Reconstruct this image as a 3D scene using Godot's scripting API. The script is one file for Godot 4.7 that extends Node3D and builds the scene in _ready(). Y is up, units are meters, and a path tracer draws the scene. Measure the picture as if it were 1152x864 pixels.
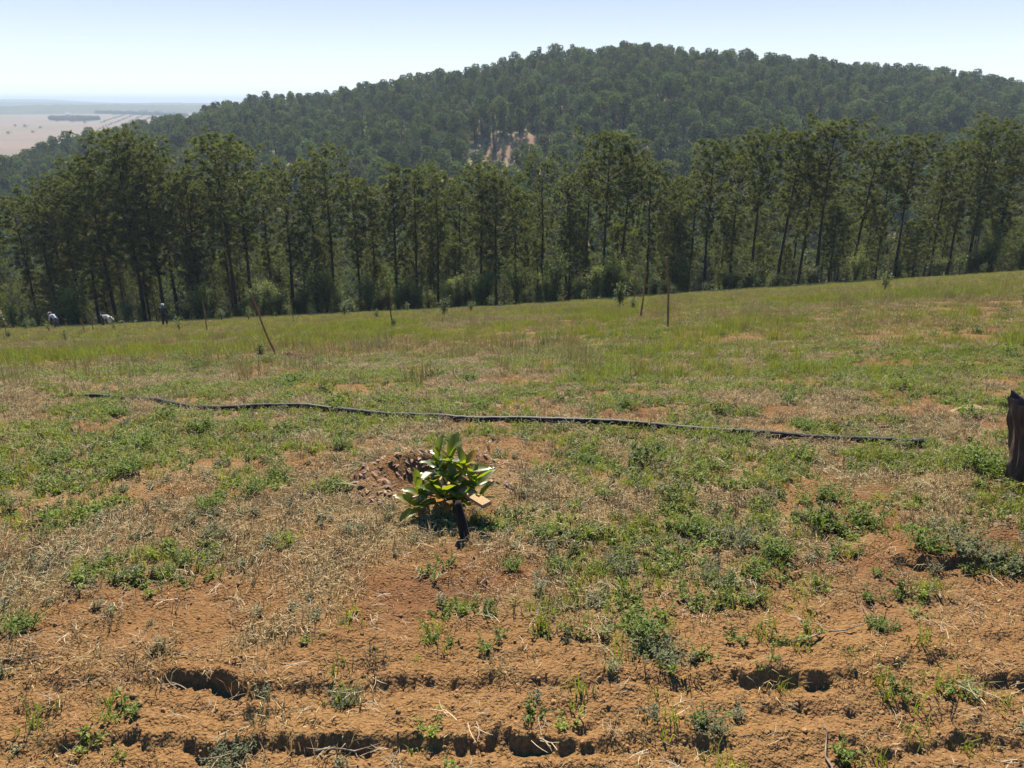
extends Node3D

# ------------------------------------------------------------------ state
var rng := RandomNumberGenerator.new()
var nA := FastNoiseLite.new()
var nB := FastNoiseLite.new()
var nC := FastNoiseLite.new()
var M := {}
var taken := {}
const RIDGE := [[-700, -66], [-420, -58], [-330, -47], [-275, -37], [-237, -24], [-199, -17], [-158, -9.5], [-100, -3], [-43, 6.4], [13.5, 17], [69, 23], [126, 19], [183, 13.8], [240, 9.6], [298, 4.3], [328, -0.6], [450, -15], [600, -30], [900, -50]]

# ------------------------------------------------------------------ small helpers
func ss(a: float, b: float, x: float) -> float:
	return smoothstep(a, b, x)

func numbered(called: String) -> String:
	var k: int = taken.get(called, 0)
	taken[called] = k + 1
	return called if k == 0 else "%s_%03d" % [called, k]

func tag(o: Node, label: String, category: String, group := "", kind := "") -> void:
	if label: o.set_meta("label", label)
	if category: o.set_meta("category", category)
	if group: o.set_meta("group", group)
	if kind: o.set_meta("kind", kind)

func thing(called: String, at: Vector3, label: String, category: String, group := "") -> Node3D:
	var o := Node3D.new()
	o.name = numbered(called)
	add_child(o)
	o.position = at
	tag(o, label, category, group)
	return o

func part(called: String, mesh: Mesh, mat: Material, parent: Node) -> MeshInstance3D:
	var o := MeshInstance3D.new()
	o.name = called if parent != self else numbered(called)
	o.mesh = mesh
	o.material_override = mat
	parent.add_child(o, true)
	return o

func copy(src: Node3D, at: Vector3, label: String, category: String, group: String) -> Node3D:
	var c: Node3D = src.duplicate()
	c.name = numbered(src.name.get_slice("_0", 0))
	add_child(c)
	c.position = at
	tag(c, label, category, group)
	return c

func lin(r: float, g: float, b: float) -> Color:
	return Color(r, g, b).linear_to_srgb()

func mat(col: Color, rough := 0.9, vertex := false, back := Color(0, 0, 0)) -> StandardMaterial3D:
	var m := StandardMaterial3D.new()
	m.albedo_color = col
	m.roughness = rough
	m.vertex_color_use_as_albedo = vertex
	m.metallic_specular = 0.35
	m.cull_mode = BaseMaterial3D.CULL_DISABLED
	if back != Color(0, 0, 0):
		m.backlight_enabled = true
		m.backlight = back
	return m

# triangles collected as flat arrays
class Bag:
	var v := PackedVector3Array()
	var c := PackedColorArray()
	var n := PackedVector3Array()
	func tri(a: Vector3, b: Vector3, d: Vector3, col: Color) -> void:
		v.push_back(a); v.push_back(b); v.push_back(d)
		c.push_back(col); c.push_back(col); c.push_back(col)
	func quad(a: Vector3, b: Vector3, d: Vector3, e: Vector3, col: Color) -> void:
		tri(a, b, d, col); tri(a, d, e, col)
	func box(p: Vector3, s: Vector3, col: Color) -> void:
		var h := s * 0.5
		var q := []
		for k in 8:
			q.append(p + Vector3(h.x * (1 if k & 1 else -1), h.y * (1 if k & 2 else -1), h.z * (1 if k & 4 else -1)))
		for f in [[0, 2, 3, 1], [4, 5, 7, 6], [0, 1, 5, 4], [2, 6, 7, 3], [0, 4, 6, 2], [1, 3, 7, 5]]:
			quad(q[f[0]], q[f[1]], q[f[2]], q[f[3]], col)
	func mesh() -> ArrayMesh:
		var a := []
		a.resize(Mesh.ARRAY_MAX)
		a[Mesh.ARRAY_VERTEX] = v
		a[Mesh.ARRAY_COLOR] = c
		var m := ArrayMesh.new()
		m.add_surface_from_arrays(Mesh.PRIMITIVE_TRIANGLES, a)
		return m
	func smooth_mesh() -> ArrayMesh:
		var st := SurfaceTool.new()
		st.begin(Mesh.PRIMITIVE_TRIANGLES)
		st.set_smooth_group(0)
		for k in v.size():
			st.set_color(c[k])
			st.add_vertex(v[k])
		st.index()
		st.generate_normals()
		return st.commit()

# a tapered tube along points with radii
func tube(b: Bag, pts: Array, rad: Array, sides: int, col: Color, rough := 0.0, cap := true) -> void:
	var rings := []
	for i in pts.size():
		var dir: Vector3 = (pts[min(i + 1, pts.size() - 1)] - pts[max(i - 1, 0)]).normalized()
		var side: Vector3 = dir.cross(Vector3(0.31, 0.17, 0.93)).normalized()
		if side.length() < 0.5: side = Vector3.RIGHT
		var up := dir.cross(side)
		var ring := []
		for k in sides:
			var a := TAU * k / sides
			var r: float = rad[i] * (1.0 + rough * nB.get_noise_3d(cos(a) * 60.0, sin(a) * 60.0, i * 37.0))
			ring.append(pts[i] + (side * cos(a) + up * sin(a)) * r)
		rings.append(ring)
	for i in pts.size() - 1:
		for k in sides:
			var k2 := (k + 1) % sides
			b.quad(rings[i][k], rings[i][k2], rings[i + 1][k2], rings[i + 1][k], col)
	if cap:
		for e in [0, pts.size() - 1]:
			for k in sides:
				b.tri(pts[e], rings[e][k], rings[e][(k + 1) % sides], col)

# ------------------------------------------------------------------ the lie of the land; d is metres ahead of the camera
func ridge(x: float) -> float:
	if x <= RIDGE[0][0]: return RIDGE[0][1]
	for i in RIDGE.size() - 1:
		var a: Array = RIDGE[i]
		var e: Array = RIDGE[i + 1]
		if x <= e[0]:
			return a[1] + (e[1] - a[1]) * 0.5 * (ss(a[0], e[0], x) + (x - a[0]) / (e[0] - a[0]))
	return RIDGE[RIDGE.size() - 1][1]

func land(x: float, d: float) -> float:
	var xs := 140.0 * tanh(x / 140.0)
	var p := 0.0
	if d <= 0.0: p = 0.06 * max(d, -60.0)
	elif d < 9.0:
		var t := d / 9.0
		p = 0.06 * d + 1.575 * (t * t * t - 0.5 * t * t * t * t)
	else: p = 1.3275 + 0.235 * (d - 9.0) + 0.125 * max(0.0, d - 80.0)
	var f := -p + (0.06 * xs + 0.012 * (sqrt(xs * xs + 16.0) - 4.0)) * ss(2, 25, d)
	if d < 120.0: return f
	var v := -50.0 + 0.03 * xs
	var t2: float = clamp((d - 185.0) / 355.0, 0.0, 1.0)
	var sh := 0.5 * t2 + 0.5 * t2 * t2 * (3.0 - 2.0 * t2)
	var h := v + (ridge(x) - v) * sh
	var pl: float = -59.0 + (min(d, 3000.0) - 1200.0) * 0.0117
	h = lerp(h, pl, ss(560, 950, d))
	h += 3.0 * nA.get_noise_2d(x * 1.6, d * 1.6) * ss(180, 260, d) * (1.0 - ss(600, 900, d))
	if d > 320.0: return h
	var q: float = clamp(0.5 + 0.5 * (h - f) / 8.0, 0.0, 1.0)
	return f + (h - f) * q + 8.0 * q * (1.0 - q)

# banks left by wheels and hooves: [x0, d0, x1, d1, height]
const BANKS := [
	[-4.5, 2.43, 4.5, 2.46, 0.062], [-4.5, 2.12, 4.5, 2.10, 0.062], [-4.5, 2.30, 4.5, 2.27, 0.034], [-4.5, 2.02, 4.5, 2.0, 0.025], [-4.5, 2.21, 4.5, 2.19, 0.02], [-4.5, 2.55, 4.5, 2.62, 0.03], [-4.5, 1.9, 4.5, 1.88, 0.03],
	[-1.95, 2.40, -1.80, 2.40, 0.03], [-1.76, 2.44, -1.53, 2.40, 0.055], [-1.50, 2.44, -0.88, 2.42, 0.06], [-0.96, 2.42, -0.56, 2.41, 0.055], [-0.62, 2.42, -0.34, 2.41, 0.04],
	[-0.03, 2.42, 0.14, 2.41, 0.075], [0.15, 2.41, 0.33, 2.41, 0.07], [0.37, 2.42, 0.57, 2.41, 0.07], [0.62, 2.41, 0.98, 2.42, 0.055], [1.0, 2.43, 1.45, 2.50, 0.08], [1.43, 2.50, 1.80, 2.57, 0.075],
	[-1.80, 2.10, -1.68, 2.09, 0.06], [-1.55, 2.12, -1.42, 2.10, 0.06], [-1.36, 2.12, -1.0, 2.11, 0.08], [-1.02, 2.10, -0.28, 2.13, 0.085], [-0.13, 2.13, 0.07, 2.13, 0.09], [0.05, 2.12, 0.37, 2.08, 0.07], [0.36, 2.07, 0.58, 2.06, 0.035], [0.9, 2.05, 1.25, 2.06, 0.04],
	[-1.12, 2.84, -0.96, 2.80, 0.05], [-0.97, 2.82, -0.62, 2.69, 0.07], [1.03, 2.31, 1.13, 2.22, 0.05], [0.95, 2.76, 1.45, 2.58, 0.045],
	[-1.86, 3.57, -1.55, 3.57, 0.06], [-3.2, 4.08, -2.5, 4.08, 0.09], [0.55, 3.05, 1.0, 3.0, 0.05], [1.9, 3.40, 3.2, 3.42, 0.15], [0.1, 2.33, 0.3, 2.33, 0.025], [0.42, 2.33, 0.62, 2.33, 0.025], [-0.05, 2.25, 0.5, 2.24, 0.02], [-1.0, 2.27, -0.8, 2.27, 0.02],
	[0.7, 2.25, 1.05, 2.24, 0.025], [1.2, 2.33, 1.6, 2.36, 0.03], [1.3, 2.2, 1.7, 2.22, 0.03], [-1.75, 2.52, -1.45, 2.52, 0.03], [-1.9, 3.3, -1.5, 3.2, 0.025], [0.9, 2.9, 1.4, 2.75, 0.025], [1.55, 2.2, 1.75, 2.15, 0.03], [1.6, 2.7, 2.2, 2.75, 0.04], [1.7, 3.1, 2.1, 3.0, 0.05],
	[-0.3, 3.02, 0.3, 3.05, 0.025], [-2.4, 3.05, -1.9, 3.0, 0.03], [0.0, 3.5, 0.5, 3.45, 0.04], [1.1, 3.3, 1.6, 3.28, 0.06], [-1.0, 3.9, -0.7, 3.95, 0.04], [2.2, 5.0, 3.2, 5.1, 0.05], [-2.4, 5.3, -1.8, 5.35, 0.05], [-0.1, 6.5, 0.6, 6.55, 0.07], [-0.9, 9.3, 0.3, 9.5, 0.06], [-11.2, 16.4, -9.2, 16.6, 0.10]]

func micro(x: float, d: float) -> float:
	var fade := 1.0 - 0.6 * ss(5, 14, d)
	var m := nA.get_noise_2d(x * 110.0, d * 110.0) * 0.030 + nB.get_noise_2d(x * 420.0, d * 420.0) * 0.017 * fade
	m += nA.get_noise_2d(x * 24.0 + 900.0, d * 24.0) * 0.05 * ss(2, 7, d)
	if d < 0.9 or d > 18.0 or absf(x) > 12.0: return m
	if d < 7.0: m += nC.get_noise_2d(x * 1500.0, d * 1500.0) * 0.0075 + nC.get_noise_2d(x * 3600.0, d * 3600.0) * 0.0034
	var wob := 0.018 * nB.get_noise_2d(x * 500.0, 31.0) + 0.05 * nA.get_noise_2d(x * 200.0, d * 30.0) + 0.012 * nC.get_noise_2d(x * 1900.0, d * 500.0)
	var soft := 0.026 + 0.016 * nA.get_noise_2d(x * 330.0 + 40.0, d * 90.0)
	for k in BANKS:
		if absf(d - k[1]) > 0.8: continue
		if x < k[0] - 0.1 or x > k[2] + 0.1: continue
		var t: float = clamp((x - k[0]) / (k[2] - k[0]), 0.0, 1.0)
		var e: float = ss(k[0] - 0.1, k[0] + 0.12, x) * (1.0 - ss(k[2] - 0.12, k[2] + 0.1, x))
		var s: float = d - lerp(k[1], k[3], t) - wob
		var amp: float = (k[4] * e * (0.7 + 0.3 * nB.get_noise_2d(x * 220.0, k[1] * 99.0))) if k[2] - k[0] < 5.0 else k[4] * clampf(0.65 + 1.1 * nB.get_noise_2d(x * 130.0, k[1] * 999.0), 0.25, 1.2)
		var up := ss(-soft, soft, s)
		m += 0.64 * amp * (up * 0.5 * exp(-max(s, 0.0) / 0.17) - (1.0 - up) * 0.55 * exp(min(s, 0.0) / 0.10)) + amp * exp(-absf(s) / 0.06) * (0.13 * nC.get_noise_2d(x * 1100.0, d * 1100.0) + 0.09 * nC.get_noise_2d(x * 2600.0, d * 2600.0))
	# dug planting basin with its ring of spoil
	var q := Vector2(x + 0.52, (d - 4.62) * 0.95)
	var rr := q.length() + 0.05 * nB.get_noise_2d(x * 300.0, d * 300.0)
	if rr < 1.0:
		m += 0.085 * exp(-pow((rr - 0.42) / 0.10, 2.0)) * (0.45 + 0.55 * ss(-0.25, 0.15, (d - 4.62) - x * 0.5 - 0.2)) - 0.10 * (1.0 - ss(0.16, 0.40, rr))
	# the bank round the old stump
	var w := Vector2(x - 3.25, d - 4.25).length()
	m += 0.10 * (1.0 - ss(0.2, 1.2, w))
	return m

func ground(x: float, d: float) -> float:
	return land(x, d) + (micro(x, d) if d < 100.0 and d > 0.2 else 0.0)

func at(x: float, d: float, up := 0.0) -> Vector3:
	return Vector3(x, ground(x, d) + up, -d)

# how bare the soil is, 0 to 1: the driven strip and worn patches
func bare(x: float, d: float) -> float:
	var edge := 2.62 + 0.22 * ss(-1.6, -0.6, x) + 0.35 * ss(0.6, 1.8, x) - 0.35 * (1.0 - ss(-2.2, -1.2, x))
	edge += 0.55 * nA.get_noise_2d(x * 60.0, d * 60.0) + 0.3 * nB.get_noise_2d(x * 160.0, d * 160.0)
	var b := 1.0 - ss(edge - 0.25, edge + 0.75, d)
	var p := 0.7 * nA.get_noise_2d(x * 34.0 + 300.0, d * 44.0) + 0.6 * nB.get_noise_2d(x * 95.0, d * 130.0)
	var mid := 0.9 - 0.4 * ss(9, 40, d)
	return clamp(b + ss(-0.05, 0.42, p) * mid, 0.0, 1.0)

func soil_colour(x: float, d: float) -> Color:
	var red: float = clamp(0.5 + 0.9 * nA.get_noise_2d(x * 40.0 + 50.0, d * 40.0) + 0.4 * nB.get_noise_2d(x * 90.0, d * 90.0), 0.0, 1.0)
	red = max(red * 0.75, 0.9 * ss(1.2, 2.6, x) * (1.0 - ss(4.0, 6.0, d)) * ss(2.4, 3.2, d))
	var track := 1.0 - ss(2.6, 3.3, d + 0.5 * nA.get_noise_2d(x * 50.0, d * 50.0))
	red *= 1.0 - 0.7 * track
	var c := Color(0.30, 0.172, 0.072).lerp(Color(0.205, 0.102, 0.047), red)
	var damp := ss(0.12, 0.4, nB.get_noise_2d(x * 55.0 + 11.0, d * 75.0))
	c = c.lerp(Color(0.19, 0.09, 0.045), 0.55 * damp * (1.0 - 0.8 * track))
	var thatch: float = (1.0 - bare(x, d)) * (0.45 + 0.25 * nB.get_noise_2d(x * 130.0, d * 130.0))
	c = c.lerp(Color(0.285, 0.23, 0.115), clamp(thatch, 0.0, 1.0))
	var g: float = (0.5 + nA.get_noise_2d(x * 12.0, d * 12.0 + 77.0)) * ss(6, 22, d) * (1.0 - bare(x, d))
	c = c.lerp(Color(0.19, 0.195, 0.066), clamp(g * 0.9, 0.0, 0.75))
	return c

func land_colour(x: float, d: float) -> Color:
	var r := sqrt(x * x + d * d)
	if d < 82.0 and r < 140.0: return soil_colour(x, d)
	var floor_c := Color(0.21, 0.14, 0.08).lerp(Color(0.15, 0.145, 0.065), clamp(0.5 + nA.get_noise_2d(x * 7.0, d * 7.0), 0.0, 1.0))
	if d < 130.0 and r < 200.0: return soil_colour(x, d).lerp(floor_c, ss(82, 90, d))
	if d > 352.0 and d < 374.0 and x > -15.0 and x < 11.0: return Color(0.18, 0.105, 0.065)
	var v := nA.get_noise_2d(x * 0.35, d * 0.5)
	var plain := Color(0.175, 0.118, 0.086).lerp(Color(0.135, 0.104, 0.066), clamp(0.5 + 1.3 * v, 0.0, 1.0))
	if sin(d * 0.004 + x * 0.0016 + 2.0 * v) > 0.86: plain = plain.lerp(Color(0.14, 0.12, 0.065), 0.7)
	return floor_c.lerp(plain, ss(700, 820, d - min(0.0, x + 200.0) * 0.25))

func land_sheet(called: String, radii: PackedFloat32Array, material: Material, close := false) -> void:
	var ang := PackedFloat32Array()
	var dense := 430 if close else 220
	for k in dense + 1: ang.append(deg_to_rad(-43.0 + 86.0 * k / dense))
	for k in range(1, 40): ang.append(deg_to_rad(43.0 + 274.0 * k / 40.0))
	var cols := ang.size()
	var v := PackedVector3Array()
	var c := PackedColorArray()
	for r in radii:
		for a in ang:
			var x := r * sin(a)
			var d := r * cos(a)
			v.push_back(Vector3(x, ground(x, d), -d))
			c.push_back(land_colour(x, d))
	var idx := PackedInt32Array()
	for i in radii.size() - 1:
		for k in cols:
			var k2 := (k + 1) % cols
			var p := i * cols + k
			var q := i * cols + k2
			idx.append_array([p, q + cols, q, p, p + cols, q + cols])
	if close:
		var mid := v.size()
		v.push_back(at(0, 0)); c.push_back(land_colour(0, 0))
		for k in cols: idx.append_array([mid, k, (k + 1) % cols])
	var a2 := []
	a2.resize(Mesh.ARRAY_MAX)
	a2[Mesh.ARRAY_VERTEX] = v
	a2[Mesh.ARRAY_COLOR] = c
	a2[Mesh.ARRAY_INDEX] = idx
	var m := ArrayMesh.new()
	m.add_surface_from_arrays(Mesh.PRIMITIVE_TRIANGLES, a2)
	var st := SurfaceTool.new()
	st.create_from(m, 0)
	st.generate_normals()
	var o := part(called, st.commit(), material, self)
	o.set_meta("kind", "structure")

func steps(a: float, b: float, k: float) -> PackedFloat32Array:
	var out := PackedFloat32Array()
	var n := int(ceil(log(b / a) / log(k)))
	for i in n + 1: out.append(a * pow(b / a, float(i) / n))
	return out

# ------------------------------------------------------------------ textures
func noise_image(seed_: int, freq: float, octaves: int, size: int, kind := FastNoiseLite.TYPE_SIMPLEX_SMOOTH) -> Image:
	var n := FastNoiseLite.new()
	n.seed = seed_
	n.noise_type = kind
	n.frequency = freq
	n.fractal_type = FastNoiseLite.FRACTAL_FBM
	n.fractal_octaves = octaves
	return n.get_seamless_image(size, size)

func grain(seed_: int, freq: float, octaves: int, lo: Color, hi: Color, size := 512) -> ImageTexture:
	var src := noise_image(seed_, freq, octaves, size)
	var im := Image.create(size, size, false, Image.FORMAT_RGB8)
	for y in size:
		for x in size:
			im.set_pixel(x, y, lo.lerp(hi, src.get_pixel(x, y).r))
	return ImageTexture.create_from_image(im)

func make_materials() -> void:
	var soil := mat(Color(1, 1, 1), 0.95, true)
	soil.albedo_texture = grain(5, 0.045, 5, Color(0.62, 0.62, 0.62), Color(1.0, 1.0, 1.0), 1024)
	soil.uv1_triplanar = true
	soil.uv1_world_triplanar = true
	soil.uv1_scale = Vector3(0.9, 0.9, 0.9)
	soil.heightmap_enabled = true
	soil.heightmap_texture = ImageTexture.create_from_image(noise_image(8, 0.06, 5, 1024))
	soil.heightmap_scale = 1.6
	soil.metallic_specular = 0.15
	M.soil = soil
	M.land = mat(Color(1, 1, 1), 1.0, true)
	M.needles = mat(Color(1, 1, 1), 0.55, true, Color(0.95, 1.0, 0.55))
	M.far_leaves = mat(Color(1, 1, 1), 0.8, true, Color(0.7, 0.78, 0.42))
	M.leaves = mat(Color(1, 1, 1), 0.62, true, Color(0.9, 0.95, 0.4))
	M.grass = mat(Color(1, 1, 1), 0.6, true, Color(0.8, 0.85, 0.45))
	M.dry = mat(Color(1, 1, 1), 0.75, true, Color(0.5, 0.48, 0.36))
	M.bark = mat(Color(1, 1, 1), 0.95, true)
	M.bark.albedo_texture = grain(21, 0.03, 4, Color(0.45, 0.42, 0.40), Color(1, 1, 1))
	M.bark.uv1_triplanar = true
	M.bark.uv1_scale = Vector3(1.2, 0.3, 1.2)
	M.wood = mat(Color(1, 1, 1), 0.8, true)
	M.wood.albedo_texture = grain(23, 0.02, 4, Color(0.7, 0.66, 0.6), Color(1, 1, 1))
	M.wood.uv1_triplanar = true
	M.wood.uv1_scale = Vector3(9, 1.0, 9)
	M.plain = mat(Color(1, 1, 1), 0.9, true)

# ------------------------------------------------------------------ trees
# needles radiating from the end of a twig
func tuft(b: Bag, p: Vector3, dir: Vector3, n: int, size: float, wide: float, col: Color) -> void:
	for k in n:
		var o := Vector3(rng.randf_range(-1, 1), rng.randf_range(-0.75, 1), rng.randf_range(-1, 1)).normalized()
		var w := (dir * 0.75 + o).normalized()
		var l := size * rng.randf_range(0.65, 1.15)
		var side := w.cross(Vector3(rng.randf_range(-1, 1), rng.randf_range(-1, 1), rng.randf_range(-1, 1))).normalized() * wide
		var tip := p + w * l + Vector3.DOWN * l * 0.18
		var root := p + w * l * 0.08
		var f := rng.randf_range(0.8, 1.2)
		b.tri(root - side, root + side, tip, Color(col.r * f, col.g * f, col.b * f))

# shape: crown starts at low (share of the height), widest at belly, radius wide
func pine(seed_: int, h: float, low: float, belly: float, wide: float, limbs: int, tufts: int, needles: int, size: float, tone: Color, bend := 0.0, sweep := 0.35) -> Array:
	rng.seed = seed_
	var wood := Bag.new()
	var crown := Bag.new()
	var pts := []
	var rad := []
	var r0 := 0.0095 * h + 0.03
	var ph := rng.randf() * TAU
	for i in 15:
		var t := i / 14.0
		var sway := (0.007 * sin(t * 4.0 + ph) + bend * t * t) * h
		pts.append(Vector3(sway + 0.003 * h * sin(t * 9.0 + ph), t * h, 0.006 * h * sin(t * 5.0 + 2.0 * ph)))
		rad.append(r0 * (1.28 if i == 0 else 1.0) * pow(1.0 - t * 0.97, 0.75))
	var bark := Color(0.062, 0.048, 0.038)
	tube(wood, pts, rad, 8, bark, 0.35)
	for k in limbs:
		var u := (k + rng.randf()) / limbs
		var t := low + (0.985 - low) * pow(u, 0.85)
		var i: int = min(13, int(t * 14.0))
		var base: Vector3 = pts[i].lerp(pts[i + 1], t * 14.0 - i)
		var s := (t - low) / (1.0 - low)
		var prof: float = sin(PI * 0.5 * clamp(s / belly, 0.0, 1.0)) if s < belly else sqrt(max(0.0, 1.0 - pow((s - belly) / (1.02 - belly), 2.0)))
		prof = max(prof, 0.16) * (0.72 + 0.28 * prof)
		var len := wide * prof * rng.randf_range(0.7, 1.12)
		var a := k * 2.39996 + rng.randf_range(-0.5, 0.5)
		var out := Vector3(cos(a), 0, sin(a))
		var lift := lerpf(-0.05, 0.75, pow(s, 1.3)) + rng.randf_range(-0.15, 0.2)
		var lp := []
		var lr := []
		for j in 5:
			var q := j / 4.0
			lp.append(base + out * len * q + Vector3.UP * len * (lift * q + sweep * q * q * (1.0 - s * 0.6)) + Vector3(rng.randf_range(-1, 1), rng.randf_range(-1, 1), rng.randf_range(-1, 1)) * 0.05 * len * q)
			lr.append((0.012 + 0.018 * len / 3.0) * (1.0 - 0.8 * q) + 0.004)
		tube(wood, lp, lr, 4, bark, 0.0, false)
		var n: int = max(3, int(tufts * (0.35 + 0.65 * prof)))
		for j in int(ceil(n / 3.0)):
			var q := pow(rng.randf(), 0.5)
			var g: int = min(3, int(q * 4.0))
			var at_: Vector3 = lp[g].lerp(lp[g + 1], q * 4.0 - g)
			var off := Vector3(rng.randf_range(-1, 1), rng.randf_range(-0.35, 0.7), rng.randf_range(-1, 1)) * len * 0.22 * (0.3 + q)
			var f := rng.randf_range(0.72, 1.3)
			var yel := rng.randf_range(-0.012, 0.02)
			for w in 3:
				var near_ := Vector3(rng.randf_range(-1, 1), rng.randf_range(-0.6, 0.6), rng.randf_range(-1, 1)) * size * 0.45
				tuft(crown, at_ + off + near_, (off.normalized() + Vector3.UP * 0.6 + out * 0.5).normalized(), needles, size, size * 0.062, Color(tone.r * f + yel, tone.g * f + yel * 0.7, tone.b * f))
	return [wood.smooth_mesh(), crown.mesh()]

# a pine as it shows from far off: a bare trunk and rounded masses of foliage
func massed_pine(seed_: int, h: float, low: float, wide: float, masses: int, blades: int, size: float, tone_: Color) -> Array:
	rng.seed = seed_
	var wood := Bag.new()
	var crown := Bag.new()
	var bark := Color(0.07, 0.055, 0.042)
	tube(wood, [Vector3(0, -0.5, 0), Vector3(0.1, h * 0.5, 0), Vector3(0, h * 0.93, 0.1)], [0.2, 0.15, 0.04], 5, bark, 0.0, false)
	for k in masses:
		var t := (k + 0.5) / masses
		var a := k * 2.4 + rng.randf()
		var y := lerpf(low, 0.9, t) * h
		var prof := sin(PI * clampf(0.25 + 0.72 * t, 0.0, 1.0))
		var off := wide * 0.55 * prof * rng.randf_range(0.6, 1.1) * (0.35 if k == masses - 1 else 1.0)
		var c := Vector3(cos(a) * off, y, sin(a) * off)
		var r := wide * 0.52 * rng.randf_range(0.75, 1.15)
		tube(wood, [Vector3(0, y - r * 0.8, 0), c], [0.06, 0.03], 3, bark, 0.0, false)
		var f := rng.randf_range(0.85, 1.18)
		for j in blades:
			var o := Vector3(rng.randf_range(-1, 1), rng.randf_range(-0.55, 1), rng.randf_range(-1, 1)).normalized()
			var p := c + Vector3(o.x, o.y * 0.72, o.z) * r * rng.randf_range(0.55, 1.0)
			var w := (o + Vector3.UP * 0.35 + Vector3(rng.randf_range(-1, 1), rng.randf_range(-1, 1), rng.randf_range(-1, 1)) * 0.8).normalized()
			var side := w.cross(Vector3(rng.randf_range(-1, 1), rng.randf_range(-1, 1), rng.randf_range(-1, 1))).normalized() * size * 0.3
			var g := f * rng.randf_range(0.8, 1.2)
			crown.tri(p - side, p + side, p + w * size, Color(tone_.r * g, tone_.g * g, tone_.b * g))
	return [wood.smooth_mesh(), crown.mesh()]

# a leafy bush or young broadleaf tree
func leafy(seed_: int, h: float, wide: float, stems: int, leaves: int, leaf: float, tone: Color, low := 0.15) -> Array:
	rng.seed = seed_
	var wood := Bag.new()
	var crown := Bag.new()
	for k in stems:
		var a := k * 2.4 + rng.randf()
		var tip := Vector3(cos(a), 0, sin(a)) * wide * rng.randf_range(0.2, 0.8) + Vector3.UP * h * rng.randf_range(0.6, 1.0)
		if k == 0: tip = Vector3(0.05 * h, h * 0.95, 0)
		var pts := []
		var rad := []
		for j in 5:
			var q := j / 4.0
			pts.append(Vector3(tip.x * q * q, tip.y * q, tip.z * q * q) + Vector3(rng.randf_range(-1, 1), 0, rng.randf_range(-1, 1)) * 0.03 * h * q)
			rad.append(0.012 * h * (1.0 - 0.85 * q) + 0.002)
		tube(wood, pts, rad, 5, Color(0.11, 0.085, 0.055), 0.0, false)
		for j in leaves:
			var q := low + (1.0 - low) * pow(rng.randf(), 0.7)
			var g: int = min(3, int(q * 4.0))
			var p: Vector3 = pts[g].lerp(pts[g + 1], q * 4.0 - g)
			var o := Vector3(rng.randf_range(-1, 1), rng.randf_range(-0.6, 0.6), rng.randf_range(-1, 1))
			p += o * wide * 0.42 * rng.randf()
			var f := rng.randf_range(0.7, 1.35)
			blade_leaf(crown, p, (o + Vector3(0, 0.1, 0)).normalized(), leaf * rng.randf_range(0.7, 1.2), 0.36, Color(tone.r * f + rng.randf_range(0, 0.02), tone.g * f, tone.b * f))
	return [wood.smooth_mesh(), crown.mesh()]

# one small leaf: four triangles folded along the midrib and bent down at the tip
func blade_leaf(b: Bag, p: Vector3, dir: Vector3, l: float, ratio: float, col: Color) -> void:
	var side := dir.cross(Vector3(rng.randf_range(-0.4, 0.4), 1, rng.randf_range(-0.4, 0.4))).normalized() * l * ratio * 0.5
	var up := side.cross(dir).normalized()
	var mid := p + dir * l * 0.5 - Vector3.DOWN * l * 0.03
	var tip := p + dir * l + Vector3.DOWN * l * 0.2
	b.tri(p, mid + side + up * l * 0.06, mid, col)
	b.tri(p, mid, mid - side + up * l * 0.06, col)
	b.tri(mid, mid + side + up * l * 0.06, tip, col)
	b.tri(mid, tip, mid - side + up * l * 0.06, col)

# ------------------------------------------------------------------ ground cover
func grass_tuft(seed_: int, blades: int, spread: float, tall: float, wide: float, tone: Color, lean := 0.6, jitter := 0.3) -> ArrayMesh:
	rng.seed = seed_
	var b := Bag.new()
	for k in blades:
		var a := rng.randf() * TAU
		var p := Vector3(cos(a), 0, sin(a)) * spread * sqrt(rng.randf())
		var o := Vector3(rng.randf_range(-1, 1), 0, rng.randf_range(-1, 1)) * lean
		var h := tall * rng.randf_range(0.45, 1.15)
		var w := Vector3(cos(a + 1.3), 0, sin(a + 1.3)) * wide * rng.randf_range(0.6, 1.2)
		var m := p + Vector3.UP * h * 0.55 + o * h * 0.3
		var t := p + Vector3.UP * h * rng.randf_range(0.65, 1.0) + o * h
		var f := rng.randf_range(1.0 - jitter, 1.0 + jitter)
		var c := Color(tone.r * f * rng.randf_range(0.9, 1.15), tone.g * f, tone.b * f)
		var root := p + Vector3.DOWN * 0.02
		b.quad(root - w, root + w, m + w * 0.75, m - w * 0.75, c)
		b.tri(m - w * 0.75, m + w * 0.75, t, c)
	return b.mesh()

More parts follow.
